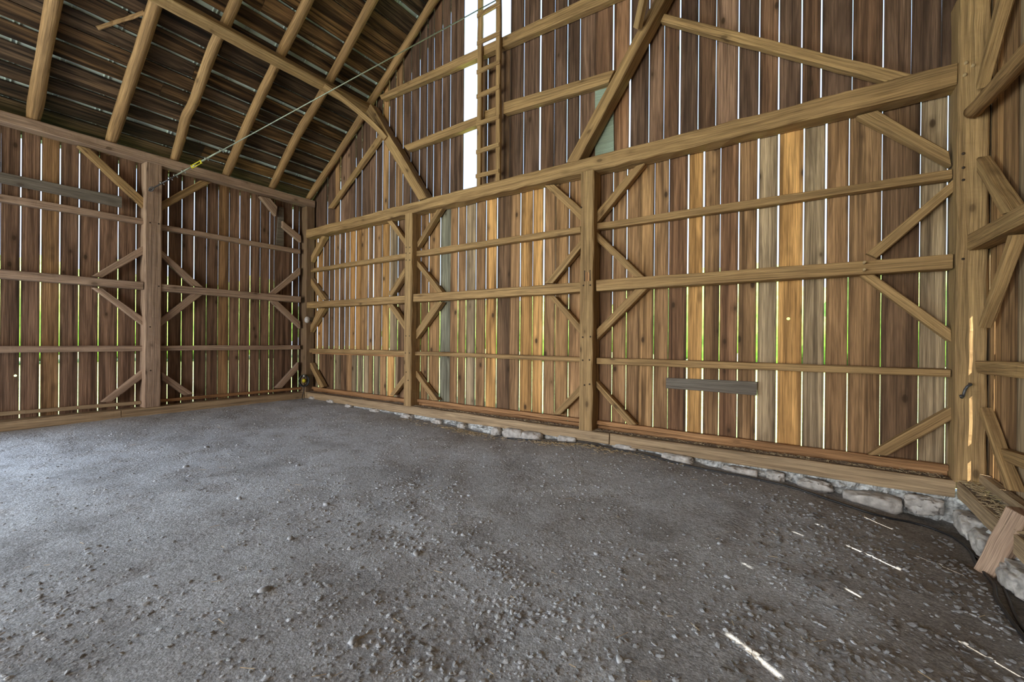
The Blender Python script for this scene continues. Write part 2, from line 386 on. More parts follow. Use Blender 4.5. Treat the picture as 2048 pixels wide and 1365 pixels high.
MEMBERS = [
('wall_rail','upper rail of the back wall between the corner post and the slim post','B',0.12,0.12,[(-0.158,3.24),(3.259,3.247),(3.261,3.148),(-0.157,3.163)],'beam'),
('wall_rail','thick middle rail of the back wall between the corner post and the slim post','B',0.03,0.2,[(-0.047,2.439),(3.36,2.419),(3.361,2.273),(-0.045,2.299)],'beam'),
('wall_rail','low rail of the back wall between the corner post and the slim post','B',0.1,0.13,[(-0.097,1.351),(3.29,1.367),(3.291,1.273),(-0.096,1.254)],'beam'),
('wall_rail','upper rail of the back wall between the slim post and the thick post','B',0.12,0.12,[(3.552,3.253),(6.957,3.234),(6.957,3.142),(3.553,3.152)],'beam'),
('wall_rail','thick middle rail of the back wall, knobby at its left end by the slim post','B',0.02,0.2,[(3.604,2.426),(7.006,2.41),(7.007,2.272),(3.606,2.285)],'beam'),
('wall_rail','low rail of the back wall between the slim post and the thick post','B',0.1,0.14,[(3.577,1.357),(6.97,1.347),(6.971,1.279),(3.577,1.286)],'beam'),
('wall_rail','upper rail of the back wall from the thick post to the big right-hand post','B',0.12,0.12,[(7.194,3.24),(10.743,3.212),(10.744,3.133),(7.195,3.148)],'beam'),
('wall_rail','thick middle rail with two pegs, from the thick post to the big right-hand post','B',0.02,0.2,[(7.245,2.42),(10.734,2.407),(10.735,2.274),(7.246,2.272)],'beam'),
('wall_rail','low rail of the back wall from the thick post to the big right-hand post','B',0.1,0.14,[(7.233,1.352),(10.745,1.345),(10.746,1.271),(7.234,1.257)],'beam'),
('brace',"top brace on the corner post's back-wall side rising to the tie beam",'B',0.125,0.1,[(-0.113,3.468),(0.405,3.949),(0.567,3.928),(-0.059,3.358)],'beam'),
('brace',"top brace on the slim post's left side rising to the tie beam",'B',0.125,0.1,[(2.829,3.964),(3.248,3.522),(3.25,3.388),(2.674,3.988)],'beam'),
('brace',"top brace on the slim post's right side rising to the tie beam",'B',0.125,0.1,[(4.095,3.949),(3.586,3.424),(3.607,3.313),(4.223,3.948)],'beam'),
('brace',"brace on the corner post's back-wall side sloping down onto its middle rail",'B',0.125,0.1,[(-0.112,3.109),(0.616,2.476),(0.382,2.487),(-0.147,2.961)],'beam'),
('brace',"brace on the slim post's left side sloping down onto its middle rail",'B',0.125,0.1,[(3.245,2.98),(2.729,2.472),(2.879,2.447),(3.247,2.814)],'beam'),
('brace',"brace on the corner post's back-wall side rising to the underside of its middle rail",'B',0.125,0.1,[(0.315,2.292),(-0.131,1.778),(-0.128,1.615),(0.571,2.283)],'beam'),
('brace',"brace on the slim post's left side rising to the underside of its middle rail",'B',0.125,0.1,[(2.896,2.284),(3.268,1.898),(3.27,1.733),(2.731,2.29)],'beam'),
('brace',"foot brace on the corner post's back-wall side sloping down to the sill",'B',0.125,0.1,[(0.021,1.007),(0.563,0.482),(0.39,0.438),(-0.096,0.981)],'beam'),
('brace',"foot brace on the slim post's left side sloping down to the sill",'B',0.125,0.1,[(3.267,0.906),(2.825,0.464),(2.962,0.475),(3.268,0.765)],'beam'),
('brace',"brace on the slim post's right side sloping down onto its middle rail",'B',0.125,0.1,[(3.588,3.079),(4.275,2.417),(4.13,2.418),(3.59,2.959)],'beam'),
('brace',"brace on the slim post's right side rising to the underside of its middle rail",'B',0.125,0.1,[(4.068,2.272),(3.563,1.754),(3.584,1.586),(4.252,2.258)],'beam'),
('brace',"foot brace on the slim post's right side sloping down to the sill",'B',0.125,0.1,[(3.578,0.991),(4.156,0.483),(4.006,0.466),(3.579,0.87)],'beam'),
('brace',"top brace on the thick post's left side rising to the tie beam",'B',0.125,0.1,[(6.514,3.919),(6.965,3.48),(6.967,3.303),(6.346,3.94)],'beam'),
('brace',"brace on the thick post's left side sloping down onto its middle rail",'B',0.125,0.1,[(6.956,3.041),(6.365,2.453),(6.501,2.443),(6.957,2.911)],'beam'),
('brace',"brace on the thick post's left side rising to the underside of its middle rail",'B',0.125,0.1,[(6.551,2.238),(6.962,1.814),(6.964,1.671),(6.434,2.252)],'beam'),
('brace',"foot brace on the thick post's left side sloping down to the sill",'B',0.125,0.1,[(6.954,0.937),(6.504,0.471),(6.648,0.486),(6.956,0.797)],'beam'),
('brace',"top brace on the thick post's right side rising to the tie beam",'B',0.125,0.1,[(7.745,3.919),(7.189,3.399),(7.191,3.225),(7.877,3.927)],'beam'),
('brace',"brace on the thick post's right side sloping down onto its middle rail",'B',0.125,0.1,[(7.193,3.132),(7.88,2.431),(7.75,2.442),(7.194,3.001)],'beam'),
('brace',"brace on the thick post's right side rising to the underside of its middle rail",'B',0.125,0.1,[(7.765,2.281),(7.219,1.755),(7.221,1.594),(7.913,2.272)],'beam'),
('brace',"foot brace on the thick post's right side sloping down to the sill",'B',0.125,0.1,[(7.218,1.022),(7.793,0.471),(7.673,0.456),(7.219,0.931)],'beam'),
('brace',"top brace on the big right-hand post's left side rising to the tie beam",'B',0.125,0.1,[(10.209,3.926),(10.72,3.393),(10.736,3.249),(10.041,3.915)],'beam'),
('brace',"brace on the big right-hand post's left side sloping down onto its middle rail",'B',0.125,0.1,[(10.755,3.117),(10.132,2.5),(10.218,2.441),(10.753,2.997)],'beam'),
('brace',"brace on the big right-hand post's left side rising to the underside of its middle rail",'B',0.125,0.1,[(10.193,2.276),(10.748,1.721),(10.748,1.596),(10.079,2.273)],'beam'),
('brace',"foot brace on the big right-hand post's left side sloping down to the sill",'B',0.125,0.1,[(10.753,0.99),(10.163,0.453),(10.314,0.468),(10.754,0.859)],'beam'),
('wall_rail','gable rail of rough wood crossing behind the ladder, highest in the picture','B',0.12,0.12,[(2.45,6.558),(7.64,6.492),(7.642,6.294),(2.522,6.444)],'beam'),
('wall_rail','short gable rail left of the ladder ending at the bright opening','B',0.12,0.12,[(3.179,5.343),(5.047,5.383),(5.049,5.229),(3.302,5.22)],'beam'),
('wall_rail','gable rail right of the ladder running to the leaning right post','B',0.12,0.12,[(5.572,5.444),(7.439,5.312),(7.356,5.165),(5.574,5.258)],'beam'),
('wind_brace','long flat board sloping down across the upper back wall to the tie beam','B',0.11,0.1,[(8.113,5.79),(10.455,4.195),(10.269,4.191),(8.06,5.714)],'beam'),
('pole_brace','slender pole slanting alongside the gable rafter down to the tie beam','B',0.14,0.07,[(2.447,5.796),(0.621,4.566),(0.779,4.535),(2.547,5.7)],'beam'),
('queen_post','leaning post at the left of the gable, foot on the tie beam','B',0,0.2,[(2.338,6.36),(3.96,4.157),(3.74,4.155),(2.158,6.274)],'beam'),
('queen_post','leaning post at the right of the gable, foot on the tie beam','B',0,0.2,[(8.143,6.13),(6.779,4.142),(6.978,4.13),(8.278,6.09)],'beam'),
('stub_block','short rough wood block caught behind the lower part of the ladder','B',0.16,0.06,[(5.138,5.449),(5.384,5.449),(5.386,5.303),(5.139,5.301)],'beam'),
('nailed_board','loose grey board nailed level across the lower back wall planks','B',0.215,0.03,[(8.144,1.109),(9.172,1.12),(9.169,0.963),(8.145,0.972)],'greyboard'),
('patch_board','pale teal painted board patching the gable behind the leaning right post','B',0.235,0.012,[(7.111,5.285),(7.381,5.242),(7.403,4.242),(7.121,4.237)],'teal'),
('wall_rail','upper rail of the left wall left of its middle post','L',-0.1,0.13,[(-5.179,3.658),(-2.938,3.695),(-2.938,3.597),(-5.179,3.543)],'beam'),
('wall_rail','thick middle rail of the left wall left of its middle post','L',-0.02,0.2,[(-5.31,2.555),(-2.965,2.559),(-2.964,2.429),(-5.309,2.425)],'beam'),
('wall_rail','low rail of the left wall left of its middle post','L',-0.1,0.13,[(-5.305,1.438),(-2.926,1.429),(-2.925,1.337),(-5.304,1.329)],'beam'),
('wall_rail','upper rail of the left wall between its middle post and the corner','L',-0.1,0.13,[(-2.701,3.653),(-0.09,3.667),(-0.089,3.567),(-2.7,3.566)],'beam'),
('wall_rail','thick middle rail of the left wall between its middle post and the corner','L',-0.02,0.2,[(-2.722,2.556),(-0.113,2.558),(-0.112,2.419),(-2.722,2.423)],'beam'),
('wall_rail','low rail of the left wall between its middle post and the corner','L',-0.1,0.13,[(-2.688,1.428),(-0.072,1.421),(-0.071,1.329),(-2.687,1.334)],'beam'),
('nailed_board','dark grey board nailed high on the left wall above the upper rail','L',-0.075,0.025,[(-5.181,3.974),(-3.246,3.999),(-3.245,3.806),(-5.18,3.823)],'greyboard'),
('nailed_board','short upright grey board nailed near the corner at the top of the left wall','L',-0.2,0.03,[(-0.529,4.573),(-0.425,4.575),(-0.419,3.673),(-0.587,3.658)],'greyboard'),
('brace',"brace from the plate down to the left wall's middle post, left side",'L',-0.11,0.1,[(-3.632,4.68),(-2.921,4.052),(-2.92,3.854),(-3.782,4.679)],'beam'),
('brace',"brace from the plate down to the left wall's middle post, right side",'L',-0.11,0.1,[(-2.075,4.655),(-2.693,4.069),(-2.692,3.9),(-1.909,4.657)],'beam'),
('brace',"brace left of the left wall's middle post sloping down onto its middle rail",'L',-0.11,0.1,[(-2.916,3.241),(-3.601,2.586),(-3.476,2.582),(-2.916,3.091)],'beam'),
('brace',"brace left of the left wall's middle post rising to the middle rail's underside",'L',-0.11,0.1,[(-3.475,2.395),(-2.926,1.927),(-2.925,1.771),(-3.6,2.396)],'beam'),
('brace',"brace right of the left wall's middle post sloping down onto its middle rail",'L',-0.11,0.1,[(-2.7,3.197),(-2.019,2.576),(-2.203,2.579),(-2.7,3.072)],'beam'),
('brace',"brace right of the left wall's middle post rising to the middle rail's underside",'L',-0.11,0.1,[(-2.193,2.438),(-2.693,1.926),(-2.692,1.776),(-2.012,2.442)],'beam'),
('brace',"foot brace left of the left wall's middle post",'L',-0.11,0.1,[(-2.916,1.022),(-3.473,0.482),(-3.347,0.477),(-2.915,0.868)],'beam'),
('brace',"foot brace right of the left wall's middle post",'L',-0.11,0.1,[(-2.662,0.94),(-2.17,0.498),(-2.314,0.479),(-2.661,0.798)],'beam'),
('brace','left wall brace at the corner post sloping down onto the middle rail','L',-0.11,0.1,[(-0.081,3.242),(-0.76,2.569),(-0.623,2.57),(-0.079,3.066)],'beam'),
('brace',"left wall brace at the corner post rising to the middle rail's underside",'L',-0.11,0.1,[(-0.585,2.413),(-0.071,1.986),(-0.07,1.817),(-0.751,2.418)],'beam'),
('brace','left wall brace running into the corner post below the plate','L',-0.11,0.1,[(-0.484,4.238),(-0.066,3.989),(-0.065,3.837),(-0.483,4.096)],'beam'),
('brace','left wall foot brace at the corner post','L',-0.11,0.1,[(-0.104,1.021),(-0.619,0.471),(-0.475,0.458),(-0.103,0.853)],'beam'),
('brace','stubby pale brace under the plate beside the short grey board','L',-0.11,0.1,[(-0.768,4.672),(-0.619,4.53),(-0.647,4.309),(-0.982,4.656)],'beam'),
('brace','right wall brace rising from the big post toward the roof','R',10.85,0.08,[(-0.517,4.321),(-0.048,3.884),(-0.085,3.825),(-0.633,4.244)],'beam'),
('brace','right wall brace sloping down from the big post to the middle rail','R',10.85,0.09,[(-0.103,3.215),(-0.866,2.547),(-0.677,2.574),(-0.107,3.082)],'beam'),
('wall_rail','thick middle rail of the right wall entering the big post','R',10.82,0.14,[(0.031,2.566),(-1.344,2.528),(-1.347,2.398),(-0.021,2.422)],'beam'),
('brace','sunlit right wall brace leaning from the middle rail down to the big post','R',10.86,0.08,[(-0.771,2.394),(-0.157,1.753),(-0.172,1.721),(-0.863,2.375)],'beam'),
('wall_rail','blunt low rail of the right wall ending at the big post','R',10.86,0.1,[(-0.078,1.439),(-1.311,1.462),(-1.313,1.346),(-0.116,1.33)],'beam'),
('brace','lowest right wall brace sloping down from the big post to the sill','R',10.88,0.08,[(-0.143,1.04),(-0.787,0.499),(-0.676,0.489),(-0.108,0.975)],'beam'),
('wall_rail','short rail of the right wall just above the sill','R',10.91,0.06,[(-0.315,0.743),(-1.101,0.801),(-1.103,0.695),(-0.42,0.662)],'beam'),
]
LO = [(-0.166,0.0108),(0.069,0.0168),(0.297,0.0164),(0.549,0.0159),(0.747,0.0156),(0.948,0.0152),(1.148,0.0149),(1.323,0.0164),(1.537,0.016),(1.73,0.0052),(1.97,0.0118),(2.138,0.0214),(2.422,0.0159),(2.663,0.0154),(2.907,0.0149),(3.563,0.0109),(3.778,0.0106),(4.069,0.0127),(4.325,0.0),(4.513,0.0119),(4.699,0.0081),(4.921,0.0078),(5.141,0.0151),(5.375,0.0156),(5.638,0.0),(5.84,0.0116),(6.076,0.0111),(6.276,0.017),(6.483,0.0069),(6.712,0.0083),(7.172,0.0),(7.396,0.0073),(7.595,0.0064),(7.772,0.0041),(7.97,0.0066),(8.157,0.0069),(8.389,0.0168),(8.576,0.0231),(8.762,0.0083),(8.963,0.0138),(9.162,0.0193),(9.363,0.0184),(9.601,0.0138),(9.802,0.0175),(9.998,0.0075),(10.26,0.0054),(10.549,0.0058),(10.74,0.0096)]
UP = [(0.458,0.0121),(0.753,0.0058),(0.957,0.0114),(1.332,0.0036),(1.515,0.0107),(1.727,0.0121),(1.981,0.005),(2.202,0.0147),(2.414,0.0143),(2.614,0.0155),(2.809,0.0075),(3.03,0.0132),(3.26,0.0128),(3.497,0.0124),(3.701,0.0053),(3.869,0.0052),(4.083,0.0089),(4.29,0.011),(4.421,0.0024)]
UP2 = [(5.147,0.0086),(5.614,0.008),(5.882,0.0096),(6.189,0.0255),(6.439,0.007),(6.657,0.0084),(6.866,0.0105),(7.106,0.0046),(7.377,0.0176),(7.623,0.0238),(7.881,0.0107),(8.079,0.0064),(8.276,0.0172),(8.496,0.0071),(8.702,0.0079),(8.948,0.0139),(9.163,0.0132),(9.356,0.0136),(9.572,0.012),(9.749,0.0177),(10.015,0.0104),(10.262,0.0124),(10.474,0.0051),(10.689,0.0049)]
SK = [(-0.15,0.0065),(0.11,0.0105),(0.405,0.0),(0.751,0.0136),(0.997,0.0),(1.202,0.0),(1.403,0.0),(1.598,0.0106),(1.805,0.012),(1.983,0.0),(2.144,0.0115),(2.352,0.0096),(2.583,0.0124),(2.822,0.0105),(3.012,0.0044)]
LW = [(-5.168,0.0105),(-4.983,0.0085),(-4.788,0.009),(-4.566,0.0024),(-4.37,0.015),(-4.163,0.0137),(-3.955,0.0095),(-3.738,0.0135),(-3.497,0.0118),(-3.251,0.0098),(-3.012,0.0104),(-2.848,0.0),(-2.674,0.0),(-2.546,0.0122),(-2.333,0.0087),(-2.133,0.0108),(-1.922,0.006),(-1.717,0.0054),(-1.517,0.0075),(-1.319,0.0068),(-1.11,0.008),(-0.907,0.0062),(-0.707,0.0054),(-0.607,0.0077),(-0.397,0.0034),(-0.187,0.0106),(-0.036,0.006)]

# ------------------------------------------------------------------ setting: floor
W = 10.84; YF = -15.0; RIDGE_X = 5.42
SLOPE = .72
def roof_axis(x):            # height of the rafter centre line
    return 4.9676+SLOPE*(x if x <= RIDGE_X else 2*RIDGE_X-x)
def lerp_pts(x, pts):
    if x <= pts[0][0]: return pts[0][1]
    for (a, va), (b_, vb) in zip(pts, pts[1:]):
        if x <= b_: return va+(vb-va)*(x-a)/(b_-a)
    return pts[-1][1]
def floor_h(x, y):
    back = lerp_pts(x, [(0, .17), (3, .13), (5.4, .07), (6.3, .10), (7.2, .17), (8, .15), (9.2, .09), (10.6, .0)])
    h = .05
    fb = max(0, 1-max(0, -y)/1.6); h = h+(back-h)*fb*fb*(3-2*fb)
    fl = max(0, 1-max(0, x)/2.2); h = h+(.19-h)*fl*fl*(3-2*fl)
    fr = max(0, 1-max(0, 10.75-x)/1.1); h = h-.07*fr*fr*(3-2*fr)*(1 if y > -3 else max(0, 1+(y+3)/2))
    h += .022*noise.noise(Vector((x*.8, y*.8, 0)))+.012*noise.noise(Vector((x*2.6, y*2.6, 3)))+.004*noise.noise(Vector((x*9, y*9, 5)))
    return h
def make_floor():
    xs_ = [-.4+i*.07 for i in range(166)]; ys_ = [.4-j*.07 for j in range(225)]
    V = [(x, y, floor_h(x, y)) for y in ys_ for x in xs_]; n = len(xs_)
    F = [(j*n+i, (j+1)*n+i, (j+1)*n+i+1, j*n+i+1) for j in range(len(ys_)-1) for i in range(n-1)]
    tag(link('floor', V, F, 'ground', smooth=True), 'dirt and gravel floor of the barn', kind='structure')
make_floor()

TI = {'o': (.66, .36, .135), 'O': (.80, .45, .165), 'n': (.45, .265, .13), 'd': (.27, .16, .09), 'g': (.46, .345, .215), 't': (.34, .335, .25), 'r': (.38, .205, .11), 'l': (.33, .20, .13), 'k': (.24, .145, .095), 'u': (.185, .112, .075), 'v': (.235, .13, .076), 'm': (.56, .33, .15)}  # u and v: gable plank tones darkened to carry their backlit shade
def tone(k):
    c = TI[k]; f = rnd.uniform(.88, 1.14); return tuple(v*f for v in c)
CX, CY = 9.6118, -5.4684
TB = .016
# ------------------------------------------------------------------ setting: back wall of vertical planks
def edges_back(lst, y):
    """from the seen width of each gap to the true gap between two planks of real thickness"""
    out = []
    for x, vis in lst:
        vis = vis*(.45 if x < 3.3 else .62) if vis < .0165 else vis*.85
        if vis < .0032: out.append((x-.0015, x+.0015, True)); continue
        tan = abs((x-CX)/(y-CY)); extra = TB*tan
        if x < CX: out.append((x-vis/2-extra, x+vis/2, False))
        else: out.append((x-vis/2, x+vis/2+extra, False))
    return out
def plank_b(bd, x0, x1, z0, z1a, z1b, tint, y=.25, dy=0):
    y0 = y+dy; y1 = y0+TB; w = lambda: rnd.uniform(-.0025, .0025)
    a, b_, c, d = w(), w(), w(), w()
    bd.hexa([(x0+a, y0, z0), (x1+b_, y0, z0), (x1+b_, y1, z0), (x0+a, y1, z0), (x0+c, y0, z1a), (x1+d, y0, z1b), (x1+d, y1, z1b), (x0+c, y1, z1a)], tint)
bw = Boards()
tones_lo = 'd'+'moddndnoomnnOgn'[0:14]+'d'+'nmtnngnOdnOOnmn'+'d'+'nnmnrOnrngOgnndgg'  # dark tone right of the thick post carries the shade beside it
E_ = edges_back(LO, .25); prev = -.28; seq = list(tones_lo)
for i, (a, b_, cl) in enumerate(E_+[(11.0, 11.0, True)]):
    k = seq[i] if i < len(seq) else 'n'
    if a-prev > .02:
        zb = 1.30 if a < 3.5 else rnd.uniform(.20, .24)
        if i < len(E_) and abs(E_[i-1][1]-9.363) < .06 and a > 9.5:
            bw.knot_board(lambda h, z, d: (h, .25+d, z), prev, a, zb, 4.05, 9.469, 1.851, .016, TB, tone('O'))
        else: plank_b(bw, prev, a, zb, 4.05, 4.05, tone(k), dy=rnd.uniform(0, .004) if not cl else rnd.uniform(0, .006))
    prev = b_
prev = -.28
for i, (a, b_, cl) in enumerate(edges_back(SK, .255)+[(3.42, 3.42, True)]):
    plank_b(bw, prev, a, .22, 1.31, 1.31, tone('dgddgdngggngnOgg'[i]), y=.262, dy=rnd.uniform(0, .004)); prev = b_
# gable planks above the tie beam, cut along the roof; backlit dimness put into their dark tones
def top_z(x): return roof_axis(x)+.09
def gable(bd, lst, start, end, z0, tones, z1=None):
    prev = start
    for i, (a, b_, cl) in enumerate(edges_back(lst, .25)+[(end, end, True)]):
        k = tones[i % len(tones)]
        if a-prev > .015:
            za, zb = (top_z(prev), top_z(a)) if z1 is None else (z1, z1)
            plank_b(bd, prev, a, z0, za, zb, tone(k), dy=rnd.uniform(0, .005))
        prev = b_
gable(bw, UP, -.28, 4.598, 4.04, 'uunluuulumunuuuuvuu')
# opening 4.60-4.91 full height; 4.60-5.60 above the highest rail
bw.hexa([(4.60, .25, 8.1), (5.60, .25, 8.1), (5.60, .25+TB, 8.1), (4.60, .25+TB, 8.1), (4.60, .25, 8.4), (5.60, .25, 8.4), (5.60, .25+TB, 8.4), (4.60, .25+TB, 8.4)], tone('d'))
gable(bw, [UP2[0]], 4.915, 5.605, 4.04, 'dd', z1=6.47)
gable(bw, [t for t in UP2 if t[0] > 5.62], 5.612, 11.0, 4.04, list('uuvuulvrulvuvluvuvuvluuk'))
wb = bw.build('wall_back', 'plank'); tag(wb, kind='structure')

# ------------------------------------------------------------------ left wall
lw = Boards()
def plank_l(bd, y0, y1, z0, z1, tint, x=-.25, dx=0):
    xa = x-dx; xb = xa-TB; w = lambda: rnd.uniform(-.0025, .0025)
    a, b_, c, d = w(), w(), w(), w()
    bd.hexa([(xa, y0+a, z0), (xa, y1+b_, z0), (xb, y1+b_, z0), (xb, y0+a, z0), (xa, y0+c, z1), (xa, y1+d, z1), (xb, y1+d, z1), (xb, y0+c, z1)], tint)
prev = -5.4
for i, (y, vis) in enumerate(LW+[(.27, 0)]):
    ex = TB*abs((y-CY)/(-.25-CX))
    vis = vis*.8 if vis > .009 else vis*.55
    a, b_ = (y-vis/2, y+vis/2+ex) if vis > .0022 else (y-.0015, y+.0015)
    if y > .2: a = .27
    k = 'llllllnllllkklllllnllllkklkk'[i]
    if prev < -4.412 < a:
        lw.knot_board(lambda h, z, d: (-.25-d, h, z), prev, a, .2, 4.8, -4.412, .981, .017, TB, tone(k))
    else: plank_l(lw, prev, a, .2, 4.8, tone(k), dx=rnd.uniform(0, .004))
    prev = b_
# planks over the drive door and beyond it
y = -15.0
while y < -5.42:
    y2 = min(y+rnd.uniform(.24, .32), -5.42); plank_l(lw, y, y2-.004, (.42 if y < -10.1 else 3.85), 4.8, tone('n')); y = y2
wl = lw.build('wall_left', 'plank'); tag(wl, kind='structure')

# ------------------------------------------------------------------ right wall, lit by the sun from outside
rw = Boards()
XR = 10.97
SL = [(-.09, .026, [(.36, .72), (.86, 1.30), (1.5, 2.02)]), (.05, .02, [(1.75, 2.40)]), (-.55, .02, [(.5, .62)]), (-1.147, .024, [(1.02, 1.30)]), (-1.62, .014, [(.62, .95)]), (-2.11, .026, [(1.16, 1.58)]), (-1.9, .02, [(1.75, 1.83)]), (-2.3, .02, [(1.95, 2.05)]), (-2.9, .03, [(1.55, 1.66)]), (-2.75, .016, [(.62, .98)]), (-3.3, .02, [(2.35, 2.45)]), (-4.155, .034, [(2.06, 2.42)])]
cuts = sorted([-t[0] for t in SL]); ys = .3; 
def plank_r(y0, y1, z0, z1, tint, dx=0, t=.02):
    xa = XR+dx; xb = xa+t
    rw.hexa([(xa, y0, z0), (xa, y1, z0), (xb, y1, z0), (xb, y0, z0), (xa, y0, z1), (xa, y1, z1), (xb, y1, z1), (xb, y0, z1)], tint)
bounds = [.3]
for c in [-t for t in cuts]: bounds.append(c)
bounds.append(-15.0)
for c0, c1 in zip(bounds, bounds[1:]):
    w0 = next((t[1] for t in SL if t[0] == c0), 0)/2; w1 = next((t[1] for t in SL if t[0] == c1), 0)/2
    hi, lo_ = c0-w0, c1+w1; n = max(1, round((hi-lo_)/.17)); 
    for i in range(n):
        a, b_ = hi-(hi-lo_)*(i+1)/n, hi-(hi-lo_)*i/n
        plank_r(a, b_-.0005, .38, 5.3, tone(rnd.choice('nmgmn')), dx=rnd.uniform(0, .007), t=.02 if hi-lo_ > .2 else .012)
for c, w, win in SL:       # added filler strips, shaping the sun streaks: gap open only in its windows
    z = .38
    for a, b_ in win+[(5.3, 5.3)]:
        if a-z > .01: plank_r(c-w/2-.004, c+w/2+.004, z, a, tone('n'), dx=.012, t=.01)
        z = b_
tag(rw.build('wall_right', 'plank'), kind='structure')
# front wall with a wide doorway (behind the camera)
fw = Boards(); x = -.25
while x < 11.0:
    x2 = min(x+rnd.uniform(.24, .32), 11.0); z0 = .1 if (x < 1.4 or x2 > 9.0) else 3.9
    fw.hexa([(x, YF, z0), (x2-.003, YF, z0), (x2-.003, YF-TB, z0), (x, YF-TB, z0), (x, YF, top_z(x)), (x2-.003, YF, top_z(x2)), (x2-.003, YF-TB, top_z(x2)), (x, YF-TB, top_z(x))], tone('n')); x = x2
tag(fw.build('wall_front', 'plank'), kind='structure')

# ------------------------------------------------------------------ ceiling: roof boards with gaps, sheet metal above
ca = math.cos(math.atan(SLOPE)); sa = math.sin(math.atan(SLOPE))
def roof_pt(s, y, off, side):
    """s metres up the slope from the eave, off metres above the rafter centre line"""
    x = -.45+s*ca; z = roof_axis(-.45)+s*sa
    x -= off*sa; z += off*ca
    return (x if side == 0 else 2*RIDGE_X-x, y, z)
SL_LEN = (RIDGE_X+.45)/ca
rb = Boards()
for side in (0, 1):
    s = 0.02
    while s < SL_LEN-.05:
        w = rnd.uniform(.2, .3); g = rnd.choice([.012, .022, .03, .04, .05, .065, .075]) if side == 0 else 0
        e = min(s+w, SL_LEN); y = .62
        while y > -15.3:
            L = rnd.uniform(2.6, 4.4); y2 = max(y-L, -15.3)
            o0 = .10+rnd.uniform(0, .006); tt = .022
            wn = [.014*rnd.uniform(-1, 1) for _ in range(4)]
            base = rnd.choice([(.22, .122, .05), (.15, .083, .036), (.27, .148, .055), (.11, .065, .035), (.16, .10, .056)])
            rb.hexa([roof_pt(s+wn[0], y, o0, side), roof_pt(e+wn[1], y, o0, side), roof_pt(e+wn[1], y, o0+tt, side), roof_pt(s+wn[0], y, o0+tt, side),
                     roof_pt(s+wn[2], y2, o0, side), roof_pt(e+wn[3], y2, o0, side), roof_pt(e+wn[3], y2, o0+tt, side), roof_pt(s+wn[2], y2, o0+tt, side)], base)
            y = y2-.004
        s = e+g
ceil = rb.build('ceiling', 'roof'); tag(ceil, kind='structure')
def metal():
    V = []; F = []
    for side in (0, 1):
        prof = []; y = .66
        while y > -15.35:
            for k in range(2):     # standing seams come in close pairs
                yy = y-.05*k; prof += [(yy, 0), (yy-.004, -.02), (yy-.014, -.02), (yy-.018, 0)]
            y -= .47
        b_ = len(V)
        for yy, dz in prof:
            V.append(roof_pt(-.1, yy, .158+dz, side)); V.append(roof_pt(SL_LEN+.02, yy, .158+dz, side))
        for i in range(len(prof)-1):
            k = b_+2*i; F.append((k, k+1, k+3, k+2))
    b_ = len(V)      # ridge cap, unseen, added to stop sun leaking in at the ridge
    for yy in (.66, -15.35):
        for dx, z in ((-.35, roof_axis(RIDGE_X-.35)+.235), (0, roof_axis(RIDGE_X)+.26), (.35, roof_axis(RIDGE_X-.35)+.235)): V.append((RIDGE_X+dx, yy, z))
    F += [(b_, b_+1, b_+4, b_+3), (b_+1, b_+2, b_+5, b_+4)]
    o = link('sheet_metal', V, F, 'roofmetal', ceil); m = o.modifiers.new('thick', 'SOLIDIFY'); m.thickness = .002
    o['label'] = 'pale grey green metal sheeting glimpsed between the roof boards'
metal()

# ------------------------------------------------------------------ footing of mortared rubble under the sills
def footing(name, p0, p1, inward, z0, z1):
    p0, p1, inward = Vector(p0), Vector(p1), Vector(inward); L = (p1-p0).length; n = int(L/.022); V = []; F = []
    m = 12; rows = [(z0+(z1-z0)*j/m, 0) for j in range(m+1)]+[(z1, -.3)]
    for i in range(n+1):
        c = p0.lerp(p1, i/n)
        for j, (z, d) in enumerate(rows):
            q = Vector((c.x+c.y, z*1.6, 2)); cell = noise.voronoi(Vector((q.x*3.4, q.y*6, 2)))[0]
            k = .075*min(1, (cell[1]-cell[0])*2.6)+.045*noise.noise(q*3.4)+.034*noise.noise(q*12)+.02*noise.noise(q*29)-.055
            V.append(c+inward*(d+(k if j <= m else 0))+Vector((0, 0, z+(.012*noise.noise(q*9) if j < m else 0))))
    k = len(rows)
    for i in range(n):
        for j in range(k-1): F.append((i*k+j, (i+1)*k+j, (i+1)*k+j+1, i*k+j+1))
    o = link(name, V, F, 'mortar'); recalc(o); tag(o, kind='structure'); return o
footing('baseboard_back', (-.1, .03, 0), (10.85, .03, 0), (0, -1, 0), -.15, .185)
footing('baseboard_left', (-.03, .1, 0), (-.03, -5.6, 0), (1, 0, 0), -.1, .185)
footing('baseboard_right', (10.80, .1, 0), (10.80, -15, 0), (-1, 0, 0), -.2, .185)

# ------------------------------------------------------------------ sills, posts, tie beam, plate
def sill(name, label, a, b_, w, cat='sill beam', zt=.33, zb=.18):
    a, b_ = Vector(a), Vector(b_); zc = (zt+zb)/2
    o = beam_box(name, (a.x, a.y, zc), (b_.x, b_.y, zc), w, zt-zb, 'sill', jit=.005, ch=.012); tag(o, label, cat); return o
sill('sill_beam', 'pale square sill timber along the back wall, corner to mid wall', (-.25, .123, 0), (7.46, .123, 0), .245)
sill('sill_beam', 'tan square sill timber along the right half of the back wall', (7.47, .123, 0), (10.76, .123, 0), .245)
sill('sill_beam', 'grey brown sill timber at the foot of the left wall, corner end', (-.123, -.02, 0), (-.123, -3.25, 0), .245)
sill('sill_beam', 'grey brown sill timber at the left edge of the picture under the left wall', (-.123, -3.26, 0), (-.123, -5.5, 0), .245)
sill('sill_beam', 'sill timber of the right wall, strewn with chaff', (10.89, .0, 0), (10.89, -15, 0), .24)

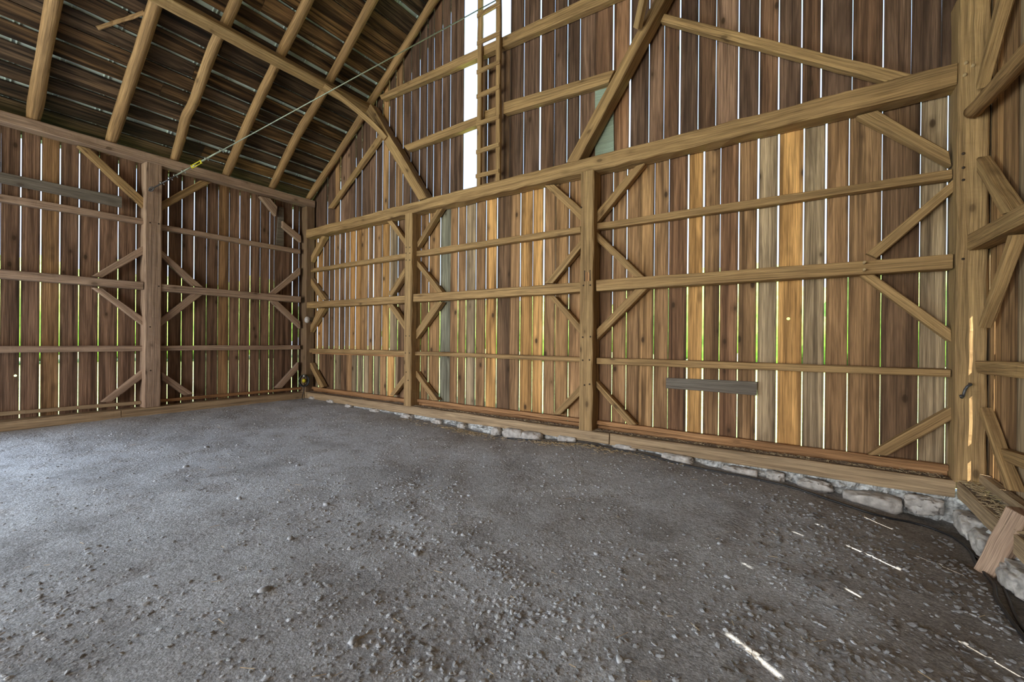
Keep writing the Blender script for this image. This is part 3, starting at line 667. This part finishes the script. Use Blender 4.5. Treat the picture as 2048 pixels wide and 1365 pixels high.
def post(name, label, x0, x1, y0, y1, z0, z1, pegs=(), axis='B', mat='post'):
    e = empty(name, ((x0+x1)/2, (y0+y1)/2, z0)); tag(e, label, 'post')
    b_ = beam_box('shaft', ((x0+x1)/2, (y0+y1)/2, z0), ((x0+x1)/2, (y0+y1)/2, z1), x1-x0, y1-y0, mat, up=(0, 1, 0), parent=e, jit=.005, ch=.014, step=.18)
    for a, z in pegs:  # dark discs stand for peg holes, their shade put into the colour
        if axis == 'B': tube('peg', [(a, y0-.003, z), (a, y0+.02, z)], .012, 'peg', e, 8)
        else: tube('peg', [(x1+.003, a, z), (x1-.02, a, z)], .013, 'peg', e, 8)
    return e
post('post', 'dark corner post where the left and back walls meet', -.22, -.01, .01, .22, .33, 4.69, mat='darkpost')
post('post', 'slim squared post of the back wall, nearest the far corner', 3.38, 3.58, 0, .24, .33, 3.95,
     [(3.425, 3.318), (3.525, 3.307), (3.422, 3.208), (3.527, 3.197), (3.428, 3.077), (3.528, 3.067), (3.438, 1.647), (3.533, 1.647), (3.429, 1.324), (3.537, 1.327), (3.453, .966), (3.505, .815)])
p2 = post('post', 'thick scarred post in the middle of the back wall with an empty mortise', 7.01, 7.21, 0, .24, .33, 3.95,
     [(7.025, 3.457), (7.066, 3.074), (7.065, 2.358), (7.168, 2.355), (7.061, 1.633), (7.177, 1.64), (7.064, 1.31), (7.168, 1.318), (7.094, .964), (7.171, .981)])
for xx, ww in ((7.084, .014), (7.166, .014)): beam_box('mortise_shade_strip', (xx, -.001, 2.415), (xx, -.001, 2.566), ww, .008, 'peg', up=(0, 1, 0), parent=p2, ch=.001, jit=0)  # flush dark strips painted as the shade of the mortise recess
beam_box('mortise_plug', (7.125, .003, 2.415), (7.125, .003, 2.54), .062, .012, 'orange', up=(0, 1, 0), parent=p2, ch=.002, jit=0)
p3 = post('post', 'big hand-hewn post at the right, where the back wall meets the right wall', 10.752, 10.955, 0, .246, .33, 4.74,
     [(10.791, 3.304), (10.792, 3.176), (10.792, 3.065), (10.795, 2.35)])
post('post', 'squared post in the middle of the left wall holding the wire', -.24, 0, -2.95, -2.71, .33, 4.69,
     [(-2.883, 3.624), (-2.759, 3.631), (-2.757, 3.212), (-2.877, 2.491), (-2.753, 2.505), (-2.873, 1.766), (-2.748, 1.785), (-2.746, 1.398), (-2.861, .987)], axis='L', mat='leftwood')
post('post', 'left wall post beside the drive door', -.24, 0, -5.66, -5.43, .33, 4.70)
post('post', 'right wall post nearer the camera', 10.80, 10.955, -5.2, -4.98, .33, 4.74)
tag(beam_quad('tie_beam', 'B', 0, .24, [(-.02, 4.135), (10.755, 4.145), (10.752, 3.945), (-.02, 3.945)], 'beam', ch=.016, jit=.008, step=.2), 'long hewn tie beam crossing the whole back wall', 'beam')
tag(beam_quad('wall_plate', 'L', .01, .22, [(.2, 4.86), (-15, 4.85), (-15, 4.693), (.2, 4.70)], 'leftwood', ch=.012, jit=.005), 'long plate beam on top of the left wall under the rafters', 'beam')
tag(beam_quad('wall_plate', 'R', 10.8, .2, [(.2, 4.93), (-15, 4.93), (-15, 4.74), (.2, 4.74)], 'beam', ch=.012, jit=.005), 'plate beam on top of the right wall, above the big post', 'beam')

CATS = {'wall_rail': 'rail', 'brace': 'brace', 'wind_brace': 'brace', 'pole_brace': 'pole', 'queen_post': 'post', 'stub_block': 'block', 'nailed_board': 'board', 'patch_board': 'board'}
LEFT_GREY = {'L': 'leftwood'}
for nm, lab, pl, fr, dp, qd, mt in MEMBERS:
    if mt == 'beam' and pl == 'L' and 'from the plate' not in lab: mt = 'leftwood'
    if nm == 'wall_rail' and 'two pegs' in lab:
        e = empty(nm, (7.3, .02, 2.28)); tag(e, lab, 'rail')
        beam_quad('timber', pl, fr, dp, qd, mt, e)
        for zz in (2.38, 2.308): tube('peg', [(10.105, -.05, zz+.004), (10.105, .05, zz)], .013, 'palepeg', e, 8)
        continue
    o = beam_quad(nm, pl, fr, dp, qd, mt, ch=.006 if dp < .05 else .009, jit=.0015 if dp < .05 else .0035)
    tag(o, lab, CATS[nm])
tag(tube('pole_rail', smooth_path([(10.845, -.03, 3.655), (10.85, -.45, 3.62), (10.855, -.95, 3.585), (10.86, -2.2, 3.5), (10.86, -4.9, 3.4)], 4), .062, 'pole', None, 14, jit=.004), 'round bark-scarred pole running along the right wall from the big post', 'pole')
for x, z in ((10.80, 4.115), (10.845, 4.075), (10.793, 4.01)): tube('peg', [(x, -.022, z), (x, .03, z)], .014, 'palepeg', p3, 8)
# nailing strips above the sills
def strip(lab, plane, front, a, b_, za, zb, h, mat='orange', depth=.06):
    tag(beam_quad('nailing_strip', plane, front, depth, [(a, za), (b_, zb), (b_, zb-h), (a, za-h)], mat, ch=.004, jit=.003), lab, 'board')
strip('rough orange nailing strip above the sill between the corner post and the slim post', 'B', .16, -.0, 3.375, .440, .430, .055)
strip('rough orange nailing strip above the sill between the slim and thick posts', 'B', .16, 3.585, 7.005, .452, .455, .055)
strip('rough orange nailing strip above the sill right of the thick post', 'B', .16, 7.215, 10.75, .455, .437, .055)
strip('nailing strip above the left wall sill, left of its middle post', 'L', -.14, -5.4, -2.955, .466, .436, .055, 'sill')
strip('nailing strip above the left wall sill between its middle post and the corner', 'L', -.14, -2.705, -.01, .436, .436, .055, 'orange')
strip('loose plank lying along the right wall sill', 'R', 10.905, -.02, -4.9, .43, .43, .07, 'sill', depth=.06)
for lab, x0, x1 in (('lower orange ledger board behind the sill between the corner post and the slim post', 0, 3.375), ('lower orange ledger board behind the sill between the slim and thick posts', 3.585, 7.005), ('lower orange ledger board behind the sill right of the thick post', 7.215, 10.75)):
    tag(beam_quad('ledger_board', 'B', .2, .04, [(x0, .385), (x1, .385), (x1, .325), (x0, .325)], 'orange', ch=.003, jit=.003), lab, 'board')
tag(beam_quad('ledger_board', 'B', .17, .05, [(-.02, 1.262), (3.375, 1.278), (3.375, 1.238), (-.02, 1.222)], 'orange', ch=.003, jit=.002), 'thin orange ledger just under the low rail beside the corner', 'board')

# ------------------------------------------------------------------ roof frame: pole rafters, purlins, purlin braces
raf = [
 ('first pole rafter from the left edge of the picture, knotty and pale', [(-.083, -4.269, 4.90), (.43, -4.276, 5.277), (1.447, -4.285, 6.01)], .085),
 ('second pole rafter from the left, bark scarred and reddish', [(-.075, -3.388, 4.91), (.862, -3.375, 5.588), (1.975, -3.359, 6.39)], .083),
 ('third pole rafter from the left, kinked half way up', [(-.08, -2.509, 4.905), (.30, -2.535, 5.19), (.679, -2.574, 5.457), (.95, -2.55, 5.66), (1.789, -2.575, 6.255), (2.449, -2.529, 6.731)], .075),
 ('fourth pole rafter from the left, rising past the turnbuckle wire', [(-.066, -1.647, 4.91), (1.001, -1.688, 5.689), (2.116, -1.691, 6.491), (2.936, -1.675, 7.081)], .076),
 ('fifth pole rafter from the left, last before the gable', [(-.073, -.751, 4.91), (1.068, -.808, 5.737), (1.919, -.775, 6.349), (3.436, -.798, 7.442)], .074),
 ('round pole rafter lying against the gable planks of the back wall', [(-.05, .10, 4.93), (1.153, .145, 5.798), (2.261, .15, 6.596), (3.986, .14, 7.838)], .072)]
for i, (lab, pts, r) in enumerate(raf):
    P = [(-.3, pts[0][1], roof_axis(-.3)-.01)]+pts+[(RIDGE_X-.1, pts[-1][1], roof_axis(RIDGE_X-.1))]
    P = smooth_path(P, 4); n = len(P)
    rr = []
    for j, p in enumerate(P):
        k = r*(1+.12*noise.noise(Vector((p.x*1.9, i*5, 0))))
        if p.x < .12: k *= .80+.2*max(0, (p.x+.3)/.42)
        rr.append(k)
    tag(tube('rafter', P, rr, 'pole', None, 12, jit=.004), lab, 'rafter', 'pole rafters under the left roof slope')
for i, yy in enumerate([-5.15, -6.03, -6.9, -7.8]):      # further rafters behind the camera, both slopes closed
    pts = smooth_path([(-.3, yy, roof_axis(-.3)), (2, yy+.03, roof_axis(2)), (RIDGE_X-.1, yy, roof_axis(RIDGE_X-.1))], 4)
    tag(tube('rafter', pts, .08, 'pole', None, 10, jit=.004), 'pole rafter out of the picture to the left', 'rafter', 'pole rafters beyond the left edge')
for i, yy in enumerate([.14, -.8, -1.7, -2.55, -3.4, -4.3, -5.15]):
    pts = smooth_path([(2*RIDGE_X+.25, yy, roof_axis(2*RIDGE_X+.25)), (9, yy+.03, roof_axis(9)), (RIDGE_X+.1, yy, roof_axis(RIDGE_X-.1))], 4)
    tag(tube('rafter', pts, .08, 'pole', None, 10, jit=.004), 'pole rafter of the right roof slope above the picture', 'rafter', 'pole rafters under the right roof slope')
pn = Vector((-sa, 0, ca))
tag(beam_box('purlin', (2.17, .12, 6.33), (2.17, -15, 6.33), .17, .17, 'purlin', up=tuple(pn), ch=.012, jit=.006), 'long squared purlin carrying the left rafters at mid slope', 'beam')
tag(beam_box('purlin', (2*RIDGE_X-2.17, .12, 6.33), (2*RIDGE_X-2.17, -15, 6.33), .17, .17, 'purlin', up=(sa, 0, ca), ch=.012, jit=.006), 'squared purlin carrying the right rafters, above the picture', 'beam')
pts = smooth_path([(2.22, -.95, 6.28), (2.33, -.62, 6.16), (2.52, -.3, 5.93), (2.70, -.10, 5.70), (2.83, 0, 5.52)], 3)
def strap(name, pts, w, h, mat, up):
    secs = []; n = len(pts)
    for i, p in enumerate(pts):
        t = (pts[min(i+1, n-1)]-pts[max(i-1, 0)]).normalized(); s_ = t.cross(Vector(up)).normalized(); u = s_.cross(t)
        secs.append(chamf([p-s_*w/2-u*h/2, p+s_*w/2-u*h/2, p+s_*w/2+u*h/2, p-s_*w/2+u*h/2], .006))
    SEED[0] += 1; V, F, U = loft(secs, seed=SEED[0], jit=.002); o = link(name, V, F, mat, None, U, origin=tuple(sum(V, Vector())/len(V))); recalc(o); return o
tag(strap('purlin_brace', pts, .075, .10, 'purlin', (sa, 0, ca)), 'curved brace from the left purlin down to the leaning left post', 'brace')
pts = [Vector((7.82, -.06, 5.62)), Vector((8.1, -.45, 5.98)), Vector((8.55, -1.0, 6.35))]
tag(strap('purlin_brace', pts, .075, .09, 'purlin', (-sa, 0, ca)), 'light tan brace rising from the leaning right post out of the picture', 'brace')
# splintered lath caught between two rafters
tag(beam_box('loose_lath', (1.27, -3.83, 5.985), (1.70, -3.42, 6.29), .05, .012, 'pole', up=tuple(pn), ch=.002, jit=.005, step=.06), 'splintered lath hanging between the first two pole rafters', 'lath')

# ------------------------------------------------------------------ ladder on the gable
lad = empty('ladder', (5.3, .06, 4.14)); tag(lad, 'narrow wooden ladder standing on the tie beam beside the bright opening', 'ladder')
beam_quad('rail', 'B', .05, .06, [(5.062, 8.0), (5.075, 4.14), (5.155, 4.14), (5.160, 8.0)], 'beam', lad)
beam_quad('rail', 'B', .05, .06, [(5.442, 8.0), (5.470, 4.14), (5.555, 4.14), (5.532, 8.0)], 'beam', lad)
for i, z in enumerate([7.90, 7.45, 7.00, 6.54, 6.06, 5.65, 5.19, 4.72, 4.32]):
    sk = (.01, -.02, .012, -.01, .006, .015, -.012, .01, -.016)[i]
    beam_quad('rung', 'B', .035, .03, [(5.07, z+.04), (5.545, z+.04+sk), (5.545, z-.03+sk), (5.07, z-.03)], 'beam', lad, ch=.004)

# ------------------------------------------------------------------ wire with clamps and turnbuckle
A = Vector((.03, -2.909, 4.186)); Bp = Vector((5.46, .06, 7.11)); wd_ = (Bp-A).normalized()
wr = empty('wire_rope', A); tag(wr, 'taut wire rope with yellow turnbuckle from left wall post to ladder', 'wire')
def at_px(x): # point of the wire whose picture column is x (columns measured along the seen wire)
    return x
Ltot = (Bp-A).length
def wp(t): return A+wd_*t
# distances along the wire of the seen fittings
def t_of(xpx):
    lo_, hi_ = 0, Ltot
    R_ = cam.matrix_world.inverted()
    for _ in range(50):
        m_ = (lo_+hi_)/2; q_ = R_ @ wp(m_); xx = 1024+849.66*q_.x/-q_.z
        if xx < xpx: lo_ = m_
        else: hi_ = m_
    return lo_
T_ = {k: t_of(v) for k, v in dict(hook=300, c1=324, c2=341, c3=351, c4=367, y0=384, y1=402, c5=413, c6=443).items()}
tube('cable', [wp(T_['y1']), wp(Ltot)], .0085, 'wire', wr, 8)
tube('short_cable', [wp(.02), wp(T_['c3'])], .012, 'iron', wr, 8); tube('doubled_cable', [wp(T_['c3'])+Vector((0, 0, .004)), wp(T_['y0'])+Vector((0, 0, .004))], .011, 'wire', wr, 8)
tube('doubled_cable', [wp(T_['y1'])+Vector((0, 0, .008)), wp(T_['c6']+.03)+Vector((0, 0, .008))], .011, 'wire', wr, 8)
side = wd_.cross(Vector((0, 0, 1))).normalized(); upv = side.cross(wd_)
for k in ('c1', 'c2', 'c3', 'c4', 'c5', 'c6'):
    c = wp(T_[k]); cl = tube('wire_clamp', [c+side*.035-upv*.02, c+side*.03+upv*.02, c+upv*.028, c-side*.03+upv*.02, c-side*.035-upv*.02], .008, 'steel', wr, 8)
    tube('saddle', [c+side*.04-upv*.014, c-side*.04-upv*.014], .013, 'steel', cl, 8); 
tb = empty('turnbuckle', Vector((0, 0, 0))); tb.parent = wr; tb.location = wp(T_['y0'])-A; tb['label'] = 'yellow turnbuckle'
y0, y1 = wp(T_['y0']), wp(T_['y1'])
def child2(name, pts, r, mat, par):
    o = tube(name, pts, r, mat, None, 8); o.parent = par; o.location = o.location-Vector(y0); return o
for sgn in (-1, 1): child2('turnbuckle_bar', [y0+upv*.024*sgn, y1+upv*.024*sgn], .008, 'yellow', tb)
child2('turnbuckle_end', [y0+upv*.03, y0-upv*.03], .016, 'yellow', tb); child2('turnbuckle_end', [y1+upv*.03, y1-upv*.03], .016, 'yellow', tb)
child2('turnbuckle_screw', [y0-wd_*.04, y0+wd_*.09], .009, 'steel', tb)
lp = [A+Vector((.0, .0, 0))+upv*.035*math.sin(a)+wd_*(.05-.05*math.cos(a)) for a in [i*math.pi/6 for i in range(13)]]
tube('eye_loop', lp, .009, 'iron', wr, 8)
# ------------------------------------------------------------------ small fittings
e = tube('iron_hook', smooth_path([(10.845, .02, 1.225), (10.84, -.055, 1.222), (10.815, -.075, 1.205), (10.80, -.065, 1.165), (10.79, -.07, 1.12), (10.775, -.095, 1.105), (10.765, -.115, 1.125)], 4), .011, 'iron', None, 8)
tag(e, 'bent iron hook driven into the big right post at chest height', 'hook')
bl = empty('round_insulator', (.06, .0, 2.02)); tag(bl, 'small white round ball fixed on the corner post', 'insulator')
def ball(name, c, r, mat, par, sq=(1, 1, 1)):
    bm = bmesh.new(); bmesh.ops.create_uvsphere(bm, u_segments=20, v_segments=12, radius=r)
    for v in bm.verts: v.co = Vector((v.co.x*sq[0], v.co.y*sq[1], v.co.z*sq[2]))
    me = bpy.data.meshes.new(name); bm.to_mesh(me); bm.free(); me.materials.append(MAT[mat]); me.polygons.foreach_set('use_smooth', [True]*len(me.polygons))
    o = bpy.data.objects.new(name, me); COL.objects.link(o)
    if par: o.parent = par; o.location = Vector(c)-par.location
    else: o.location = c
    return o
ball('bulb', (.075, -.01, 2.02), .07, 'white', bl, (.8, .8, 1.1)); tube('stem', [(-.02, .1, 2.02), (.05, .02, 2.02)], .03, 'iron', bl, 10)
co = empty('hose_coil', (.03, -.05, .42)); tag(co, 'dark coil of hose with a yellow middle hung at the foot of the corner post', 'coil')
cc = Vector((.035, -.05, .60)); fwd = (Vector((CX, CY, 1.0))-cc).normalized(); sd2 = fwd.cross(Vector((0, 0, 1))).normalized(); up2 = sd2.cross(fwd)
for k in range(4):
    ring = [cc+fwd*(.015*k-.03)+(sd2*math.cos(a)*(.085+.006*k)+up2*math.sin(a)*(.125+.006*(k % 2))) for a in [i*2*math.pi/20 for i in range(21)]]
    tube('loop', ring, .018, 'black', co, 8)
ball('hub', cc, .06, 'yellow', co, (.7, .7, .8)); tube('clip', [cc+up2*.15+fwd*.02, cc+up2*.08+fwd*.04], .028, 'steel', co, 8)
tube('tail', smooth_path([cc-up2*.12, cc-up2*.2+fwd*.05, Vector((.12, -.14, floor_h(.12, -.14)+.02)), Vector((.3, -.22, floor_h(.3, -.22)+.015))], 4), .009, 'black', co, 8)
# leaning timber block at the right wall
blk = beam_box('timber_block', (10.70, -1.12, -.03), (10.83, -1.20, .46), .122, .122, 'leftwood', up=(.75, .66, 0), ch=.008, jit=.004, step=.12); tag(blk, 'short square timber block leaning against the right wall sill', 'block')
# black cable along the back wall and into the corner
def on_floor(pts, r): return [(x, y, floor_h(x, y)+r) for x, y in pts]
cp = smooth_path(on_floor([(5.9, -.17), (6.3, -.16), (6.69, -.15), (7.11, -.12), (7.43, -.10), (7.96, -.11), (8.32, -.14), (8.72, -.18), (9.12, -.16), (9.38, -.17), (9.65, -.22), (9.88, -.29), (10.09, -.36), (10.25, -.35), (10.42, -.28), (10.56, -.30), (10.64, -.40), (10.68, -.56), (10.69, -.75), (10.66, -1.0), (10.66, -1.35), (10.6, -1.7), (10.62, -2.4)], .011), 4)
tag(tube('cable', [(p.x, p.y, floor_h(p.x, p.y)+.011) for p in cp], .010, 'black', None, 8), 'black cable snaking along the foot of the back wall', 'cable')
cp = smooth_path(on_floor([(10.69, -.84), (10.72, -1.2), (10.68, -1.5), (10.63, -1.9), (10.66, -2.5)], .009), 5)
tag(tube('cable', [(p.x, p.y, floor_h(p.x, p.y)+.009) for p in cp], .008, 'black', None, 8), 'short thin cable at the foot of the leaning block', 'cable')
# ------------------------------------------------------------------ fieldstones in the footing
big = [('long smooth fieldstone under the back sill, left of its round neighbour', 5.92, .14, (.20, .11, .09)), ('round pale fieldstone bulging under the back sill near mid wall', 6.26, .13, (.19, .13, .095)), ('small upright fieldstone left of the two smooth ones under the back sill', 5.60, .13, (.09, .08, .08)), ('large flat stone jutting from the footing near the right corner', 10.17, .03, (.24, .14, .10)),
       ('blocky stone in the footing under the right half of the back sill', 8.35, .14, (.2, .09, .07))]
for i, (lab, x, z, s) in enumerate(big): tag(rock('fieldstone', (x, -.03, z), s, 'stone', i+1), lab, 'stone')
for j, (lab, x_, z_, s_) in enumerate([('jagged white stone in the footing just left of the big post', 10.55, .07, (.15, .09, .10)), ('low grey stone in the footing left of the large flat one', 9.72, .09, (.17, .09, .07)), ('blunt stone in the footing below the loose nailed grey board', 9.02, .10, (.2, .09, .07))]):
    tag(rock('fieldstone', (x_, -.0, z_), s_, 'stone', 60+j, rough=.45), lab, 'stone')
    big.append((lab, x_, z_, s_))
x = .3; i = 20
while x < 10.6:
    if all(abs(x-b_[1]) > .26 for b_ in big):
        s = (rnd.uniform(.09, .2), rnd.uniform(.06, .1), rnd.uniform(.05, .085)); h = floor_h(x, -.05)
        tag(rock('fieldstone', (x, .015, max(h+.01, .16-s[2]*.75)), s, 'stone', i, rough=.4), 'rough fieldstone bedded in mortar under the back sill', 'stone', 'rough stones under the back sill')
    x += rnd.uniform(.45, .95); i += 1
for j, yy in enumerate([-.35, -.75, -1.35, -1.8]):
    tag(rock('fieldstone', (10.78, yy, .06), (.09, rnd.uniform(.14, .22), .10), 'stone', 70+j, rough=.4), 'rough stone bedded under the right wall sill', 'stone', 'rough stones under the right sill')
for j, yy in enumerate([-1.2, -1.75, -2.2, -2.75]):
    tag(rock('fieldstone', (.0, yy, .165), (.05, rnd.uniform(.12, .2), .03), 'stone', 80+j, rough=.4), 'flat thin stone showing under the left wall sill', 'stone', 'flat stones under the left sill')

# ------------------------------------------------------------------ gravel, stones, chaff, straw
def scatter(name, n, place, size, mat, seed, label, cat):
    r = random.Random(seed); V = []; F = []
    bm = bmesh.new(); bmesh.ops.create_icosphere(bm, subdivisions=1, radius=1); bv = [v.co.copy() for v in bm.verts]; bf = [tuple(v.index for v in f.verts) for f in bm.faces]; bm.free()
    for i in range(n):
        x, y = place(r); s = size(r)
        sx_, sy_, sz_ = s*r.uniform(.7, 1.4), s*r.uniform(.6, 1.1), s*r.uniform(.28, .6); a = r.uniform(0, 6.28); c_, s_ = math.cos(a), math.sin(a)
        b_ = len(V); z = floor_h(x, y)+sz_*.25
        tx, ty = r.uniform(-.35, .35), r.uniform(-.35, .35)
        for p in bv:
            k = r.uniform(.72, 1.15); px_, py_, pz_ = p.x*sx_*k, p.y*sy_*k, p.z*sz_*k
            V.append((x+px_*c_-py_*s_, y+px_*s_+py_*c_, z+pz_+tx*px_+ty*py_))
        F += [tuple(b_+q for q in f) for f in bf]
    o = link(name, V, F, mat); tag(o, label, cat, kind='stuff'); return o
def pl_all(r):
    while True:
        d = 1.0+9*r.random()**1.6; a = r.uniform(-1.05, 1.05)+math.radians(90+34.4); x, y = CX+d*math.cos(a), CY+d*math.sin(a)
        if .15 < x < 10.6 and -10 < y < -.15 and noise.noise(Vector((x*1.1, y*1.1, 8)))+.45*noise.noise(Vector((x*3.3, y*3.3, 1))) > r.uniform(-.5, .5): return x, y
scatter('gravel', 11000, pl_all, lambda r: .005+.014*r.random()**2.6, 'pebble', 3, 'loose grey gravel scattered over the dirt floor', 'gravel')
def pl_right(r):
    while True:
        x = 10.6-1.3*r.random()**1.3; y = -r.uniform(.5, 4.6)
        if noise.noise(Vector((x*1.5, y*1.5, 4))) > -.15: return x, y
scatter('gravel', 1500, pl_right, lambda r: .009+.017*r.random()**1.8, 'shingle', 4, 'larger flat shingle heaped along the right wall', 'gravel')
heaps = [(7.86, -3.15, .22), (8.25, -3.45, .2), (6.5, -2.4, .4), (7.0, -3.3, .35), (8.25, -4.05, .28), (6.2, -2.9, .4)]
def pl_heap(r):
    x, y, s = r.choice(heaps); return x+r.gauss(0, s*.8), y+r.gauss(0, s*.5)
scatter('gravel', 520, pl_heap, lambda r: .009+.012*r.random(), 'pebble', 6, 'coarse gravel in small heaps in the middle of the floor', 'gravel')
r2 = random.Random(12)
for j, (x, y, s) in enumerate([(6.95, -4.2, .045), (7.35, -3.35, .04), (7.75, -4.15, .035), (6.0, -3.2, .04), (5.2, -3.6, .035), (8.4, -2.6, .03), (9.1, -1.9, .028), (6.4, -3.75, .035), (8.9, -3.5, .03), (4.6, -2.7, .035), (3.6, -3.5, .04), (2.8, -3.0, .04)]):
    tag(rock('loose_stone', (x, y, floor_h(x, y)+s*.25), (s*.85, s*.6, s*.4), 'pebble', 40+j, sub=2, rough=.6, rot=r2.uniform(0, 3)), 'fist-sized grey stone lying loose on the gravel floor', 'stone', 'loose stones on the floor')
def strawbits(name, n, place, label, cat, seed, L=(.03, .09), wide=.0022, mat='straw', lift=.004):
    r = random.Random(seed); V = []; F = []
    for i in range(n):
        x, y, z = place(r); a = r.uniform(0, 6.28); l = r.uniform(*L)/2; dx, dy = math.cos(a)*l, math.sin(a)*l; px_, py_ = -math.sin(a)*wide, math.cos(a)*wide
        t1, t2 = r.uniform(0, .012), r.uniform(0, .012); b_ = len(V)
        for s_, t in ((-1, t1), (1, t2)):
            for q, h in ((-1, 0), (1, 0), (0, wide*1.6)): V.append((x+s_*dx+q*px_, y+s_*dy+q*py_, z+lift+t+h))
        F += [(b_, b_+1, b_+4, b_+3), (b_+1, b_+2, b_+5, b_+4), (b_+2, b_, b_+3, b_+5), (b_, b_+2, b_+1), (b_+3, b_+4, b_+5)]
    o = link(name, V, F, mat); tag(o, label, cat, kind='stuff'); return o
def fl(r):
    x, y = pl_all(r); return x, y, floor_h(x, y)
strawbits('straw_bits', 150, fl, 'scattered bits of straw on the gravel floor', 'straw', 21, (.02, .08), .0014)
strawbits('straw_bits', 900, lambda r: (lambda x: (x, -.10-abs(r.gauss(0, .12)), floor_h(x, -.15)))(r.choice([r.gauss(5.0, .3), r.gauss(6.7, .2), r.uniform(3.5, 7.5), r.gauss(7.3, .4)])), 'dry straw and chaff heaped at the foot of the back sill', 'straw', 22, (.02, .07))
def chaff(name, x0, x1, y0, y1, label, seed):
    nx = max(2, int((x1-x0)/.04)); ny = max(2, int((y1-y0)/.04)); V = []; F = []
    for j in range(ny+1):
        for i in range(nx+1):
            x, y = x0+(x1-x0)*i/nx, y0+(y1-y0)*j/ny; e_ = min(i, nx-i, j, ny-j)
            V.append((x, y, .337+(.0 if e_ == 0 else .012+.02*abs(noise.noise(Vector((x*6, y*6, seed))))+.008*noise.noise(Vector((x*25, y*25, seed))))))
    for j in range(ny):
        for i in range(nx): k = j*(nx+1)+i; F.append((k, k+1, k+nx+2, k+nx+1))
    tag(link(name, V, F, 'litter'), label, 'chaff', kind='stuff')
chaff('chaff', 0, 3.37, .05, .16, 'brown chaff lying on the back sill beside the corner', 1)
chaff('chaff', 3.59, 7.0, .05, .16, 'brown chaff lying on the back sill between the slim and thick posts', 2)
chaff('chaff', 7.22, 10.74, .05, .16, 'brown chaff lying on the back sill right of the thick post', 3)
chaff('chaff', 10.79, 10.90, -4.9, -.05, 'brown chaff lying on the right wall sill', 4)
strawbits('straw_bits', 500, lambda r: (10.84+r.gauss(0, .03), -r.random()**1.5*3-.02, .34), 'bits of straw strewn on the right wall sill', 'straw', 24, (.02, .07))
strawbits('straw_bits', 900, lambda r: (r.uniform(3.6, 10.7), .1+r.gauss(0, .03), .335), 'bits of straw strewn on the back sill', 'straw', 25, (.015, .05))

# ------------------------------------------------------------------ outside, seen through the gaps
V = [(-90, -90, -.25), (90, -90, -.25), (90, 90, -.25), (-90, 90, -.25)]
tag(link('grass_field', V, [(0, 1, 2, 3)], 'grass'), 'green grass field seen through the gaps in the planks', 'grass', kind='stuff')
def hedge(name, pts, h, label, seed):
    r = random.Random(seed); V = []; F = []
    bm = bmesh.new(); bmesh.ops.create_icosphere(bm, subdivisions=3, radius=1); bv = [v.co.copy() for v in bm.verts]; bf = [tuple(v.index for v in f.verts) for f in bm.faces]; bm.free()
    for (x, y) in pts:
        hh = h*r.uniform(.8, 1.15); w = r.uniform(2.4, 3.4); b_ = len(V); sd_ = r.uniform(0, 50)
        for p in bv:
            k = 1+.25*noise.noise(p*2.2+Vector((sd_, 0, 0))); V.append((x+p.x*w*k, y+p.y*w*k, hh*.5+p.z*hh*.52*k))
        F += [tuple(b_+q for q in f) for f in bf]
    tag(link(name, V, F, 'leaves', smooth=True), label, 'trees', kind='stuff')
hedge('treeline', [(-30+i*3.4, 30+2*math.sin(i*1.7)) for i in range(20)], 6.0, 'sunlit green treeline beyond the back wall, seen through its gaps', 5)
hedge('treeline', [(-32+2*math.sin(i*1.3), 14-i*3.4) for i in range(15)], 6.6, 'sunlit green treeline beyond the left wall, seen through its gaps', 6)
